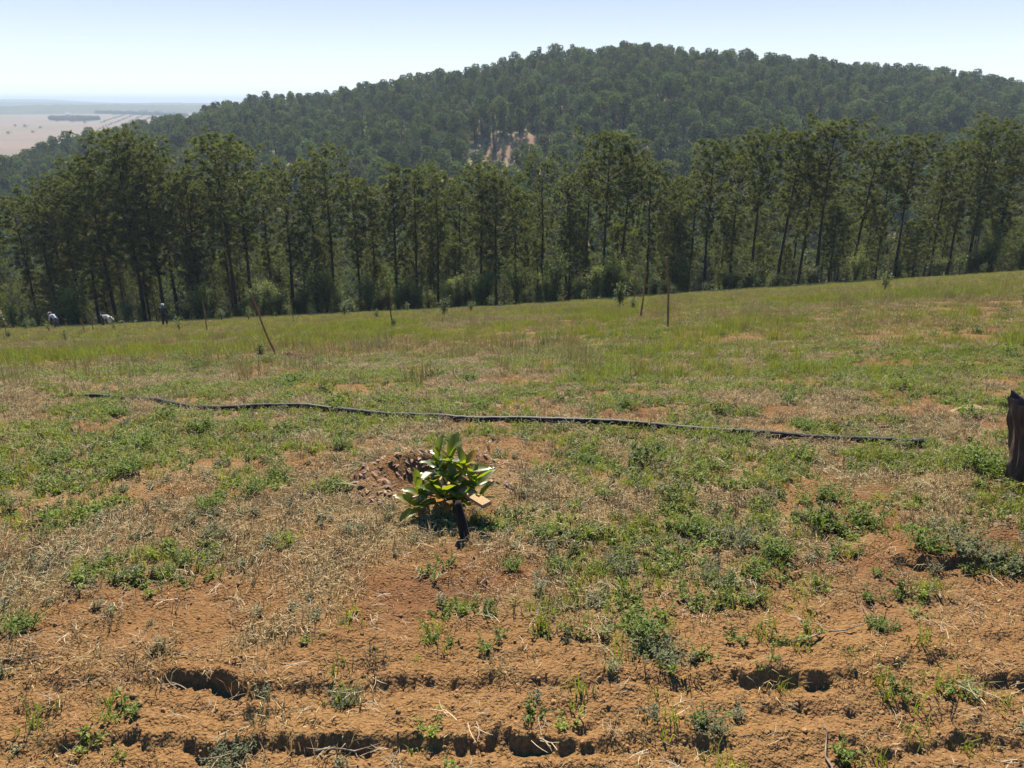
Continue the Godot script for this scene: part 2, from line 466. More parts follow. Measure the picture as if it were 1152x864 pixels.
func weed_mesh(seed_: int, stems: int, wide: float, tall: float, leaf: float, ratio: float, tone: Color, per_stem := 9) -> ArrayMesh:
	rng.seed = seed_
	var b := Bag.new()
	for k in stems:
		var a := rng.randf() * TAU
		var tip := Vector3(cos(a), 0, sin(a)) * wide * sqrt(rng.randf()) + Vector3.UP * tall * rng.randf_range(0.5, 1.1)
		var root := Vector3(tip.x * 0.35, -0.015, tip.z * 0.35)
		var w := Vector3(sin(a), 0, -cos(a)) * 0.0022
		b.quad(root - w, root + w, tip + w * 0.5, tip - w * 0.5, Color(tone.r * 0.9, tone.g * 0.7, tone.b * 0.8))
		for j in per_stem:
			var q := 0.15 + 0.85 * (j + rng.randf()) / per_stem
			var o := Vector3(rng.randf_range(-1, 1), rng.randf_range(0.0, 0.9), rng.randf_range(-1, 1)).normalized()
			var f := rng.randf_range(0.7, 1.35)
			blade_leaf(b, root.lerp(tip, q), o, leaf * rng.randf_range(0.6, 1.15), ratio, Color(tone.r * f, tone.g * f, tone.b * f))
	return b.mesh()

func stick_mesh(seed_: int, n: int, l: float, tone: Color) -> ArrayMesh:
	rng.seed = seed_
	var b := Bag.new()
	for k in n:
		var a := rng.randf() * TAU
		var p := Vector3(rng.randf_range(-1, 1), 0, rng.randf_range(-1, 1)) * l * 0.5 + Vector3.UP * rng.randf_range(0.0, 0.02)
		var o := Vector3(cos(a), rng.randf_range(-0.03, 0.14), sin(a))
		var pts := []
		var len := l * rng.randf_range(0.4, 1.1)
		var bendy := rng.randf_range(-0.12, 0.12)
		for j in 4: pts.append(p + o * len * j / 3.0 + Vector3(-o.z, 0, o.x) * len * bendy * sin(PI * j / 3.0))
		var f := rng.randf_range(0.6, 1.2)
		tube(b, pts, [0.0013, 0.0013, 0.0011, 0.0005], 3, Color(tone.r * f, tone.g * f, tone.b * f), 0.0, false)
	return b.mesh()

func clod_mesh(seed_: int) -> ArrayMesh:
	rng.seed = seed_
	var sp := SphereMesh.new()
	sp.radial_segments = 9
	sp.rings = 5
	sp.radius = 1.0
	sp.height = 1.7
	var a := sp.get_mesh_arrays()
	var v: PackedVector3Array = a[Mesh.ARRAY_VERTEX]
	var c := PackedColorArray()
	for i in v.size():
		v[i] *= 1.0 + 0.6 * nB.get_noise_3d(v[i].x * 45.0 + seed_ * 50.0, v[i].y * 45.0, v[i].z * 45.0)
		c.push_back(Color(1, 1, 1))
	var b := Bag.new()
	var idx: PackedInt32Array = a[Mesh.ARRAY_INDEX]
	for i in idx: b.v.push_back(v[i]); b.c.push_back(Color(1, 1, 1))
	return b.mesh()

# one MultiMesh of copies; rows of [x, d, up, turn, scale, tilt, colour]
func scatter(called: String, mesh: Mesh, material: Material, rows: Array, label: String, category: String) -> void:
	if rows.is_empty(): return
	var mm := MultiMesh.new()
	mm.transform_format = MultiMesh.TRANSFORM_3D
	mm.use_colors = true
	mm.mesh = mesh
	mm.instance_count = rows.size()
	for i in rows.size():
		var r: Array = rows[i]
		var bs: Basis = Basis(Vector3(r[5], 0, r[5] * 0.7).normalized(), absf(r[5])) * Basis(Vector3.UP, r[3]) if r[5] != 0.0 else Basis(Vector3.UP, r[3])
		mm.set_instance_transform(i, Transform3D(bs.scaled(Vector3.ONE * r[4]), r[0]))
		mm.set_instance_color(i, r[6])
	var o := MultiMeshInstance3D.new()
	o.name = numbered(called)
	o.multimesh = mm
	o.material_override = material
	add_child(o)
	tag(o, label, category, "", "stuff")

func tone(lo: float, hi: float, warm := 0.0) -> Color:
	var f := rng.randf_range(lo, hi)
	var w := rng.randf_range(-warm, warm)
	return Color(f * (1.0 + w), f, f * (1.0 - w))

# random spot in the field of view and its margins, even over the ground between two distances
func spot(r0: float, r1: float, half := 41.0) -> Vector2:
	var r := sqrt(lerpf(r0 * r0, r1 * r1, rng.randf()))
	var a := deg_to_rad(rng.randf_range(-half, half))
	return Vector2(r * sin(a), r * cos(a))

func build_cover() -> void:
	rng.seed = 71
	var rows_green := []
	var rows_dry := []
	var rows_low := []
	var rows_grey := []
	var rows_straw := []
	var rows_clod := []
	var rows_tall := []
	var rows_dead := []
	# near ground, out to 15 m
	for k in 62000:
		var p := spot(1.7, 15.0)
		var x := p.x
		var d := p.y
		var b := bare(x, d)
		var g := 0.7 * nA.get_noise_2d(x * 30.0 - 400.0, d * 30.0) + 0.8 * nB.get_noise_2d(x * 110.0, d * 110.0)
		if Vector2(x + 0.5, d - 4.6).length() < 0.55: continue
		var w := rng.randf()
		if rng.randf() < b * 0.88: continue
		if g > -0.12 and w < 0.56:
			if rng.randf() < 0.5: rows_green.append([at(x, d), 0, 0, rng.randf() * TAU, rng.randf_range(0.5, 1.25), 0.0, tone(0.7, 1.25, 0.12)])
			else: rows_low.append([at(x, d), 0, 0, rng.randf() * TAU, rng.randf_range(0.45, 1.2), rng.randf_range(-0.2, 0.2), tone(0.7, 1.3, 0.1)])
		elif w < 0.69: rows_dry.append([at(x, d), 0, 0, rng.randf() * TAU, rng.randf_range(0.5, 1.3), 0.0, tone(0.6, 1.2, 0.08)])
		elif w < 0.78: rows_grey.append([at(x, d), 0, 0, rng.randf() * TAU, rng.randf_range(0.4, 1.1), rng.randf_range(-0.2, 0.2), tone(0.7, 1.2, 0.05)])
		elif w < 0.93: rows_dead.append([at(x, d), 0, 0, rng.randf() * TAU, rng.randf_range(0.4, 1.2), rng.randf_range(-0.3, 0.3), tone(0.6, 1.3, 0.1)])
	# litter and clods close by
	for k in 2600:
		var p := spot(1.7, 8.0)
		if rng.randf() < 0.55 * bare(p.x, p.y) and p.y < 2.7: continue
		rows_straw.append([at(p.x, p.y, 0.004), 0, 0, rng.randf() * TAU, rng.randf_range(0.4, 1.3), rng.randf_range(-0.15, 0.15), tone(0.6, 1.25, 0.06)])
	for k in 11000:
		var p := spot(1.6, 5.2)
		var b := bare(p.x, p.y)
		var s: float = 0.0018 + 0.006 * pow(rng.randf(), 7.0)
		var c := soil_colour(p.x, p.y)
		var f := rng.randf_range(0.75, 1.05)
		rows_clod.append([at(p.x, p.y, s * 0.2), 0, 0, rng.randf() * TAU, s, rng.randf_range(-1, 1), Color(c.r * f, c.g * f, c.b * f)])
	# broken clods along the wheel marks
	for k in 420:
		var line: Array = [[2.43, 0.02], [2.12, 0.02], [2.28, 0.02], [2.03, 0.02], [2.82, 0.1]][rng.randi() % 5]
		var x := rng.randf_range(-2.2, 2.2)
		var d: float = line[0] + rng.randfn(0.0, 0.05)
		var c := soil_colour(x, d)
		var f := rng.randf_range(0.8, 1.05)
		rows_clod.append([at(x, d, 0.001), 0, 0, rng.randf() * TAU, 0.003 + 0.009 * pow(rng.randf(), 3.5), rng.randf_range(-1, 1), Color(c.r * f, c.g * f, c.b * f)])
	var gm := grass_tuft(1, 26, 0.07, 0.07, 0.0028, Color(0.21, 0.235, 0.055), 0.9)
	scatter("green_grass", gm, M.grass, reform(rows_green), "short green grass tufts across the near field", "grass")
	scatter("dry_grass", grass_tuft(2, 26, 0.09, 0.048, 0.0021, Color(0.40, 0.32, 0.17), 1.5), M.dry, reform(rows_dry), "dry straw coloured grass stubble across the near field", "dry grass")
	scatter("low_weeds", weed_mesh(3, 9, 0.07, 0.05, 0.03, 0.42, Color(0.155, 0.20, 0.045), 7), M.leaves, reform(rows_low), "low bright green broadleaf ground weeds", "weeds")
	scatter("grey_weeds", weed_mesh(4, 10, 0.06, 0.045, 0.025, 0.38, Color(0.225, 0.225, 0.14), 7), M.leaves, reform(rows_grey), "silvery grey green ground weeds on the red soil", "weeds")
	scatter("withered_weeds", weed_mesh(5, 8, 0.08, 0.06, 0.016, 0.3, Color(0.13, 0.095, 0.055), 5), M.dry, reform(rows_dead), "withered brown weeds lying among the grass", "weeds")
	scatter("straw_litter", stick_mesh(6, 5, 0.085, Color(0.42, 0.34, 0.22)), M.dry, reform(rows_straw), "loose pale straw stalks lying on the soil", "straw")
	scatter("soil_crumbs", clod_mesh(7), M.plain, reform(rows_clod), "loose crumbs of orange soil on the driven strip", "soil")
	# further up the field
	var mg := []
	var md := []
	var mt := []
	for k in 26000:
		var p := spot(13.0, 42.0)
		var b := bare(p.x, p.y)
		if rng.randf() < b * 0.9: continue
		var g := nA.get_noise_2d(p.x * 9.0 - 400.0, p.y * 9.0) + 0.5 * nB.get_noise_2d(p.x * 30.0, p.y * 30.0)
		if g > 0.14 and rng.randf() < 0.4: mt.append([at(p.x, p.y), 0, 0, rng.randf() * TAU, rng.randf_range(0.6, 1.2), 0.0, tone(0.75, 1.2, 0.12)])
		elif rng.randf() < 0.55 + 0.5 * g: mg.append([at(p.x, p.y), 0, 0, rng.randf() * TAU, rng.randf_range(0.5, 1.15), 0.0, tone(0.7, 1.25, 0.15)])
		else: md.append([at(p.x, p.y), 0, 0, rng.randf() * TAU, rng.randf_range(0.6, 1.2), 0.0, tone(0.65, 1.15, 0.1)])
	for k in 1500:
		var p := spot(5.5, 15.0)
		var g := nA.get_noise_2d(p.x * 9.0 - 400.0, p.y * 9.0) + 0.5 * nB.get_noise_2d(p.x * 30.0, p.y * 30.0)
		if g > 0.12 and rng.randf() > bare(p.x, p.y) and not (absf(p.x) < 5.5 and p.y < 8.6 and p.y > 5.2): mt.append([at(p.x, p.y), 0, 0, rng.randf() * TAU, rng.randf_range(0.35, 0.9), 0.0, tone(0.75, 1.2, 0.12)])
	var wisp := []
	for k in 2600:
		var p := spot(9.0, 60.0)
		if nA.get_noise_2d(p.x * 11.0 + 900.0, p.y * 11.0) < 0.02: continue
		wisp.append([at(p.x, p.y), 0, 0, rng.randf() * TAU, rng.randf_range(0.6, 1.5), 0.0, tone(0.7, 1.2, 0.15)])
	scatter("tall_dry_grass", grass_tuft(17, 30, 0.22, 0.34, 0.004, Color(0.27, 0.25, 0.12), 0.4), M.dry, wisp, "wispy tall seeding grass standing in loose tufts", "grass")
	var clump := []
	for k in 900:
		var p := spot(4.2, 34.0)
		if nB.get_noise_2d(p.x * 14.0 + 70.0, p.y * 14.0) < 0.0: continue
		if Vector2(p.x + 0.5, p.y - 4.5).length() < 0.9: continue
		clump.append([at(p.x, p.y), 0, 0, rng.randf() * TAU, rng.randf_range(0.06, 0.19), rng.randf_range(-0.1, 0.1), tone(0.7, 1.2, 0.12)])
	scatter("field_weeds", weed_mesh(16, 22, 1.0, 0.8, 0.34, 0.34, Color(0.135, 0.175, 0.045), 7), M.leaves, clump, "scattered leafy weed clumps over the field", "weeds")
	scatter("mid_field_grass", grass_tuft(11, 60, 0.22, 0.10, 0.0045, Color(0.215, 0.21, 0.088)), M.grass, reform(mg), "yellowish green grass over the middle of the field", "grass")
	scatter("mid_field_straw", grass_tuft(12, 60, 0.24, 0.09, 0.004, Color(0.34, 0.27, 0.14), 0.9), M.dry, reform(md), "straw coloured dry grass over the middle of the field", "dry grass")
	scatter("tall_grass", grass_tuft(13, 46, 0.2, 0.30, 0.0035, Color(0.215, 0.235, 0.07), 0.35), M.grass, reform(mt), "taller thin green grass standing in loose patches", "grass")
	var fg := []
	var fd := []
	for k in 24000:
		var p := spot(40.0, 88.0)
		if p.y > 85.0: continue
		var g := nA.get_noise_2d(p.x * 5.0 - 400.0, p.y * 5.0)
		if rng.randf() < 0.62 + 0.5 * g: fg.append([at(p.x, p.y), 0, 0, rng.randf() * TAU, rng.randf_range(0.6, 1.2), 0.0, tone(0.75, 1.2, 0.15)])
		else: fd.append([at(p.x, p.y), 0, 0, rng.randf() * TAU, rng.randf_range(0.6, 1.1), 0.0, tone(0.7, 1.1, 0.1)])
	scatter("far_field_grass", grass_tuft(14, 70, 0.5, 0.11, 0.011, Color(0.225, 0.218, 0.094)), M.grass, reform(fg), "short yellow green grass at the far end of the field", "grass")
	scatter("far_field_straw", grass_tuft(15, 70, 0.5, 0.10, 0.010, Color(0.33, 0.27, 0.14), 0.9), M.dry, reform(fd), "dry grass at the far end of the field", "dry grass")

func reform(rows: Array) -> Array:
	return rows

# ------------------------------------------------------------------ people
func nets(bones: Array, cell: float, k: float, col: Color) -> ArrayMesh:
	var lo := Vector3(1e9, 1e9, 1e9)
	var hi := -lo
	for q in bones:
		for e in 2:
			var r: Vector3 = Vector3.ONE * (q[2 + e] + 0.06)
			lo = lo.min(q[e] - r)
			hi = hi.max(q[e] + r)
	var n := Vector3i(((hi - lo) / cell).ceil()) + Vector3i.ONE
	var f := PackedFloat32Array()
	f.resize(n.x * n.y * n.z)
	f.fill(0.2)
	for q in bones:
		var a: Vector3 = q[0]
		var ab: Vector3 = q[1] - q[0]
		var r: float = max(q[2], q[3]) + 0.07
		var i0 := Vector3i(((q[0].min(q[1]) - Vector3.ONE * r - lo) / cell).floor()).clamp(Vector3i.ZERO, n - Vector3i.ONE)
		var i1 := Vector3i(((q[0].max(q[1]) + Vector3.ONE * r - lo) / cell).ceil()).clamp(Vector3i.ZERO, n - Vector3i.ONE)
		for z in range(i0.z, i1.z + 1):
			for y in range(i0.y, i1.y + 1):
				for x in range(i0.x, i1.x + 1):
					var p := lo + Vector3(x, y, z) * cell
					var t: float = clamp((p - a).dot(ab) / max(ab.length_squared(), 1e-6), 0.0, 1.0)
					var dd: float = (p - a - ab * t).length() - lerpf(q[2], q[3], t)
					var at_ := (z * n.y + y) * n.x + x
					var h: float = clamp(0.5 + 0.5 * (f[at_] - dd) / k, 0.0, 1.0)
					f[at_] = lerpf(f[at_], dd, h) - k * h * (1.0 - h)
	var st := SurfaceTool.new()
	st.begin(Mesh.PRIMITIVE_TRIANGLES)
	st.set_smooth_group(0)
	st.set_color(col)
	var made := {}
	var count := 0
	var sx := 1
	var sy := n.x
	var sz := n.x * n.y
	for z in n.z - 1:
		for y in n.y - 1:
			for x in n.x - 1:
				var o := z * sz + y * sy + x
				var sum := Vector3.ZERO
				var m := 0
				for e in [[0, sx], [sy, sy + sx], [sz, sz + sx], [sz + sy, sz + sy + sx], [0, sy], [sx, sx + sy], [sz, sz + sy], [sz + sx, sz + sx + sy], [0, sz], [sx, sx + sz], [sy, sy + sz], [sx + sy, sx + sy + sz]]:
					var va: float = f[o + e[0]]
					var vb: float = f[o + e[1]]
					if (va < 0.0) != (vb < 0.0):
						var t := va / (va - vb)
						var pa := Vector3(1 if e[0] % sy % n.x == 1 else 0, 1 if (e[0] / sy) % n.y == 1 else 0, e[0] / sz)
						var pb := Vector3(1 if e[1] % sy % n.x == 1 else 0, 1 if (e[1] / sy) % n.y == 1 else 0, e[1] / sz)
						sum += pa.lerp(pb, t)
						m += 1
				if m:
					st.add_vertex(lo + (Vector3(x, y, z) + sum / m) * cell)
					made[o] = count
					count += 1
	for o in made:
		for ax in [[sx, sy, sz], [sy, sz, sx], [sz, sx, sy]]:
			if (f[o] < 0.0) == (f[o + ax[0]] < 0.0): continue
			var c1: int = o - ax[1]
			var c2: int = o - ax[2]
			var c3: int = o - ax[1] - ax[2]
			if not (made.has(c1) and made.has(c2) and made.has(c3)): continue
			var q := [made[o], made[c1], made[c3], made[c2]]
			if f[o] < 0.0: q = [q[0], q[3], q[2], q[1]]
			for i in [0, 1, 2, 0, 2, 3]: st.add_index(q[i])
	st.generate_normals()
	return st.commit()

# j: joints in metres, the person facing -z; shirt, trousers and hat colours
func person(at_: Vector3, turn: float, j: Dictionary, shirt: Color, trousers: Color, hat: Color, hat_brim: float, label: String) -> void:
	var o := thing("person", at_, label, "person", "people working at the forest edge")
	o.rotation.y = turn
	var skin := Color(0.24, 0.13, 0.08)
	var up: Vector3 = (j.head - j.neck).normalized()
	var face: Vector3 = j.face
	var right := face.cross(up).normalized()
	var body := [[j.neck, j.head, 0.055, 0.06], [j.head - up * 0.03 + face * 0.015, j.head + up * 0.06, 0.082, 0.09], [j.head - up * 0.07 + face * 0.03, j.head - up * 0.02 + face * 0.02, 0.055, 0.07], [j.head + face * 0.09, j.head + face * 0.105 - up * 0.03, 0.012, 0.016], [j.head + right * 0.09, j.head + right * 0.092 - up * 0.03, 0.016, 0.012], [j.head - right * 0.09, j.head - right * 0.092 - up * 0.03, 0.016, 0.012], [j.neck, j.chest, 0.06, 0.12], [j.chest, j.hip, 0.12, 0.12]]
	var sh := [[j.chest, j.hip, 0.155, 0.145], [j.neck - up * 0.03, j.chest, 0.075, 0.15]]
	var tr := [[j.hip, j.hip - (j.chest - j.hip).normalized() * 0.04, 0.15, 0.15]]
	for s in ["l", "r"]:
		var hnd: Vector3 = j[s + "hand"]
		var elb: Vector3 = j[s + "elbow"]
		body.append_array([[j[s + "shoulder"], elb, 0.05, 0.04], [elb, hnd, 0.04, 0.028], [j[s + "thigh"], j[s + "knee"], 0.08, 0.055], [j[s + "knee"], j[s + "ankle"], 0.055, 0.04], [j[s + "ankle"], j[s + "toe"], 0.045, 0.035]])
		var w := (hnd - elb).normalized()
		var across := w.cross(face).normalized()
		if across.length() < 0.5: across = right
		var curl := across.cross(w).normalized()
		body.append([hnd, hnd + w * 0.07, 0.032, 0.034])
		for q in 4:
			var root := hnd + w * 0.085 + across * (q - 1.5) * 0.021
			var l: float = [0.06, 0.075, 0.07, 0.055][q]
			body.append([root, root + w * l * 0.55, 0.0095, 0.009])
			body.append([root + w * l * 0.55, root + w * l * 0.9 + curl * l * 0.5, 0.009, 0.008])
		body.append([hnd + w * 0.03 + across * 0.035, hnd + w * 0.075 + across * 0.062 + curl * 0.02, 0.012, 0.0095])
		sh.append_array([[j.chest + (j[s + "shoulder"] - j.chest) * 0.3, j[s + "shoulder"], 0.10, 0.075], [j[s + "shoulder"], elb, 0.072, 0.056], [elb, elb.lerp(hnd, 0.75), 0.056, 0.046]])
		tr.append_array([[j.hip, j[s + "thigh"], 0.14, 0.115], [j[s + "thigh"], j[s + "knee"], 0.11, 0.078], [j[s + "knee"], j[s + "ankle"], 0.078, 0.066]])
		var boots := nets([[j[s + "ankle"] + Vector3.UP * 0.03, j[s + "ankle"] + Vector3.DOWN * 0.02, 0.056, 0.056], [j[s + "ankle"] + Vector3.DOWN * 0.02, j[s + "toe"], 0.052, 0.042]], 0.02, 0.03, Color(0.03, 0.025, 0.02))
		part("boot", boots, M.plain, o)
	part("body", nets(body, 0.016, 0.012, skin), M.plain, o)
	part("shirt", nets(sh, 0.025, 0.05, shirt), M.plain, o)
	part("trousers", nets(tr, 0.025, 0.04, trousers), M.plain, o)
	var b := Bag.new()
	var prof := [[hat_brim, 0.0], [hat_brim, 0.012], [0.115, 0.02], [0.108, 0.09], [0.085, 0.125], [0.0, 0.132]]
	for i in prof.size() - 1:
		for k in 16:
			var a0 := TAU * k / 16
			var a1 := TAU * (k + 1) / 16
			var g := func(a: float, q: Array) -> Vector3: return j.head + up * (0.055 + q[1]) + (right * cos(a) + face * sin(a)) * q[0]
			b.quad(g.call(a0, prof[i]), g.call(a1, prof[i]), g.call(a1, prof[i + 1]), g.call(a0, prof[i + 1]), hat)
	part("hat", b.smooth_mesh(), M.plain, o)

# ------------------------------------------------------------------ _ready
func _ready() -> void:
	# camera
	var cam := Camera3D.new()
	cam.name = "camera"
	cam.fov = 52.0
	cam.near = 0.05
	cam.far = 30000.0
	cam.position = Vector3(0, 1.9, 0)
	cam.rotation_degrees = Vector3(-19.7, 0, 0)
	add_child(cam)
	cam.current = true
	# sky, haze, exposure
	var e := Environment.new()
	e.background_mode = Environment.BG_SKY
	var sm := ProceduralSkyMaterial.new()
	sm.sky_top_color = Color(0.03, 0.31, 0.53)
	sm.sky_horizon_color = Color(0.74, 0.77, 0.79)
	sm.sky_curve = 0.11
	sm.ground_bottom_color = Color(0.35, 0.30, 0.25)
	sm.ground_horizon_color = Color(0.60, 0.62, 0.64)
	sm.sun_angle_max = 40.0
	sm.sun_curve = 0.12
	var sky := Sky.new()
	sky.sky_material = sm
	e.sky = sky
	e.background_energy_multiplier = 1.0
	e.tonemap_mode = Environment.TONE_MAPPER_LINEAR
	e.tonemap_exposure = 2.4
	e.fog_enabled = true
	e.fog_density = 0.0002
	e.fog_light_color = Color(0.84, 0.92, 1.0)
	e.sdfgi_enabled = true
	e.ssao_enabled = true
	e.ssil_enabled = true
	var we := WorldEnvironment.new()
	we.name = "world_environment"
	we.environment = e
	add_child(we)
	# sun: ahead and a little to the left, half way up the sky
	var sun := DirectionalLight3D.new()
	sun.name = "sun"
	sun.light_energy = 1.6
	sun.light_color = Color(1.0, 0.955, 0.88)
	sun.light_angular_distance = 0.5
	sun.shadow_enabled = true
	add_child(sun)
	var el := deg_to_rad(45.0)
	var az := deg_to_rad(-4.0)
	var to_sun := Vector3(sin(az) * cos(el), sin(el), -cos(az) * cos(el))
	sun.look_at_from_position(to_sun * 50.0, Vector3.ZERO, Vector3.UP)

	for q in [[nA, 11], [nB, 12], [nC, 13]]:
		q[0].seed = q[1]
		q[0].noise_type = FastNoiseLite.TYPE_SIMPLEX_SMOOTH
		q[0].frequency = 0.01
		q[0].fractal_type = FastNoiseLite.FRACTAL_FBM
		q[0].fractal_octaves = 2
	nC.fractal_octaves = 1
	make_materials()
	# ---------------- the land
	var near := steps(0.5, 1.4, 1.06)
	near.resize(near.size() - 1)
	near.append_array(steps(1.4, 9.0, 1.0062))
	near.resize(near.size() - 1)
	near.append_array(steps(9.0, 104.0, 1.015))
	land_sheet("ground", near, M.soil, true)
	land_sheet("hillside", steps(104.0, 900.0, 1.025), M.land)
	land_sheet("far_plain", steps(900.0, 9000.0, 1.05), M.land)
	print("land ", Time.get_ticks_msec())
	build_far()
	build_forest()
	print("forest ", Time.get_ticks_msec())
	build_cover()
	print("cover ", Time.get_ticks_msec())
	build_field_things()
	print("things ", Time.get_ticks_msec())

# ------------------------------------------------------------------ far country
func build_far() -> void:
	# wooded hills closing the plain, and one blue mountain
	for q in [["hills", 3300.0, 3900.0, -9.0, 9.0, 0.012, Color(0.055, 0.068, 0.038)], ["hills", 5200.0, 6000.0, -7.0, 16.0, 0.004, Color(0.055, 0.068, 0.038)], ["hills", 7600.0, 8400.0, 0.0, 34.0, 0.002, Color(0.055, 0.068, 0.038)]]:
		var v := PackedVector3Array()
		var c := PackedColorArray()
		var idx := PackedInt32Array()
		var cols := 460
		var rows := 9
		for i in rows:
			for k in cols:
				var a := deg_to_rad(-50.0 + 100.0 * k / (cols - 1))
				var t := i / float(rows - 1)
				var r: float = lerpf(q[1], q[2], t)
				var x := r * sin(a)
				var d := r * cos(a)
				var top: float = q[3] + q[4] * (nA.get_noise_2d(x * 0.09 + q[1], 5.0) + 0.35 * nA.get_noise_2d(x * 0.5, 9.0))
				if q[1] > 7000.0: top = -12.0 + 36.0 * exp(-pow((x + 4130.0) / 380.0, 2.0)) + 10.0 * nA.get_noise_2d(x * 0.05, 1.0)
				var y: float = lerp(-60.0, top, sin(PI * 0.5 * min(1.0, t * 1.6)))
				if q[1] < 4000.0: y += 5.0 * nB.get_noise_2d(x * 4.0, d * 4.0) * t
				v.push_back(Vector3(x, y, -d))
				var f := 1.0 + 0.3 * nB.get_noise_2d(x * 0.6, d * 0.6)
				c.push_back(Color(q[6].r * f, q[6].g * f, q[6].b * f))
		for i in rows - 1:
			for k in cols - 1:
				var p := i * cols + k
				idx.append_array([p, p + cols + 1, p + 1, p, p + cols, p + cols + 1])
		var a2 := []
		a2.resize(Mesh.ARRAY_MAX)
		a2[Mesh.ARRAY_VERTEX] = v
		a2[Mesh.ARRAY_COLOR] = c
		a2[Mesh.ARRAY_INDEX] = idx
		var m := ArrayMesh.new()
		m.add_surface_from_arrays(Mesh.PRIMITIVE_TRIANGLES, a2)
		var st := SurfaceTool.new()
		st.create_from(m, 0)
		st.generate_normals()
		part(q[0], st.commit(), M.land, self).set_meta("kind", "structure")
	# distant planting on the plain
	var round_tree: Array = leafy(301, 1.0, 0.55, 5, 16, 0.32, Color(0.05, 0.07, 0.03))
	rng.seed = 55
	var rows := []
	for i in 16:
		for j in 46:
			var d := 1750.0 + j * 26.0 + rng.randf_range(-3, 3)
			var x := -0.565 * 2300.0 + 150.0 + i * 34.0 + (d - 2300.0) * -0.38 + rng.randf_range(-3, 3)
			if x / d < -0.505 + 0.03 * (d - 1750.0) / 1200.0 or x / d > -0.38: continue
			rows.append([Vector3(x, land(x, d) - 0.3, -d), 0, 0, rng.randf() * TAU, rng.randf_range(4.0, 6.0), 0.0, tone(0.7, 1.2)])
	scatter("orchard_rows", round_tree[1], M.far_leaves, rows, "straight rows of orchard trees on the far brown plain", "orchard")
	rows = []
	for k in 420:
		var t := rng.randf()
		var d := 2340.0 + rng.randf_range(-110, 110) * sin(PI * clamp(t, 0.05, 0.95))
		var x := lerpf(-0.556, -0.497, t) * d
		rows.append([Vector3(x, land(x, d) - 0.5, -d), 0, 0, rng.randf() * TAU, rng.randf_range(8.0, 13.0), 0.0, tone(0.6, 1.0)])
	scatter("grove", round_tree[1], M.far_leaves, rows, "dark oblong grove of trees standing alone on the far plain", "grove")
	rows = []
	for k in 420:
		var t := rng.randf()
		var d := lerpf(3050.0, 2650.0, t) + rng.randf_range(-15, 15)
		var x := lerpf(-0.50, -0.39, t) * d
		rows.append([Vector3(x, land(x, d) - 0.5, -d), 0, 0, rng.randf() * TAU, rng.randf_range(7.0, 13.0), 0.0, tone(0.6, 1.0)])
	for k in 300:
		var d := rng.randf_range(3100.0, 3250.0)
		var x := rng.randf_range(-0.66, -0.42) * d
		rows.append([Vector3(x, land(x, d) - 0.5, -d), 0, 0, rng.randf() * TAU, rng.randf_range(8.0, 15.0), 0.0, tone(0.6, 1.0)])
	scatter("tree_line", round_tree[1], M.far_leaves, rows, "thin dark line of trees along the far edge of the plain", "tree line")
	# single bushes on the plain
	for q in [[-0.60, 1900.0], [-0.588, 1850.0], [-0.57, 1800.0], [-0.53, 2150.0], [-0.548, 2200.0], [-0.49, 1560.0], [-0.515, 2080.0], [-0.58, 1600.0], [-0.61, 1560.0], [-0.63, 1700.0]]:
		var o := thing("field_bush", Vector3(q[0] * q[1], land(q[0] * q[1], q[1]) - 0.3, -q[1]), "lone dark bush dotted on the far brown plain", "bush", "lone bushes on the far plain")
		o.scale = Vector3.ONE * rng.randf_range(6.0, 10.0) * Vector3(1.5, 0.8, 1.5)
		part("trunk", round_tree[0], M.bark, o)
		part("crown", round_tree[1], M.far_leaves, o)
	# a pale farm shed at the edge of the plain
	var hx := -0.533 * 2900.0
	var shed := thing("farm_shed", Vector3(hx, land(hx, 2900.0), -2900.0), "small pale farm shed at the far edge of the plain", "shed")
	var b := Bag.new()
	b.box(Vector3(0, 4, 0), Vector3(34, 8, 14), Color(0.6, 0.6, 0.6))
	part("wall", b.mesh(), M.plain, shed)
	b = Bag.new()
	for s in [-1, 1]:
		b.quad(Vector3(-18, 8.02, s * 8), Vector3(18, 8.02, s * 8), Vector3(18, 11, 0), Vector3(-18, 11, 0), Color(0.7, 0.7, 0.72))
	for s in [-1, 1]:
		b.tri(Vector3(s * 17, 8.02, -7), Vector3(s * 17, 8.02, 7), Vector3(s * 17, 10.6, 0), Color(0.6, 0.6, 0.6))
	part("roof", b.mesh(), M.plain, shed)
	shed.scale = Vector3.ONE * 0.5

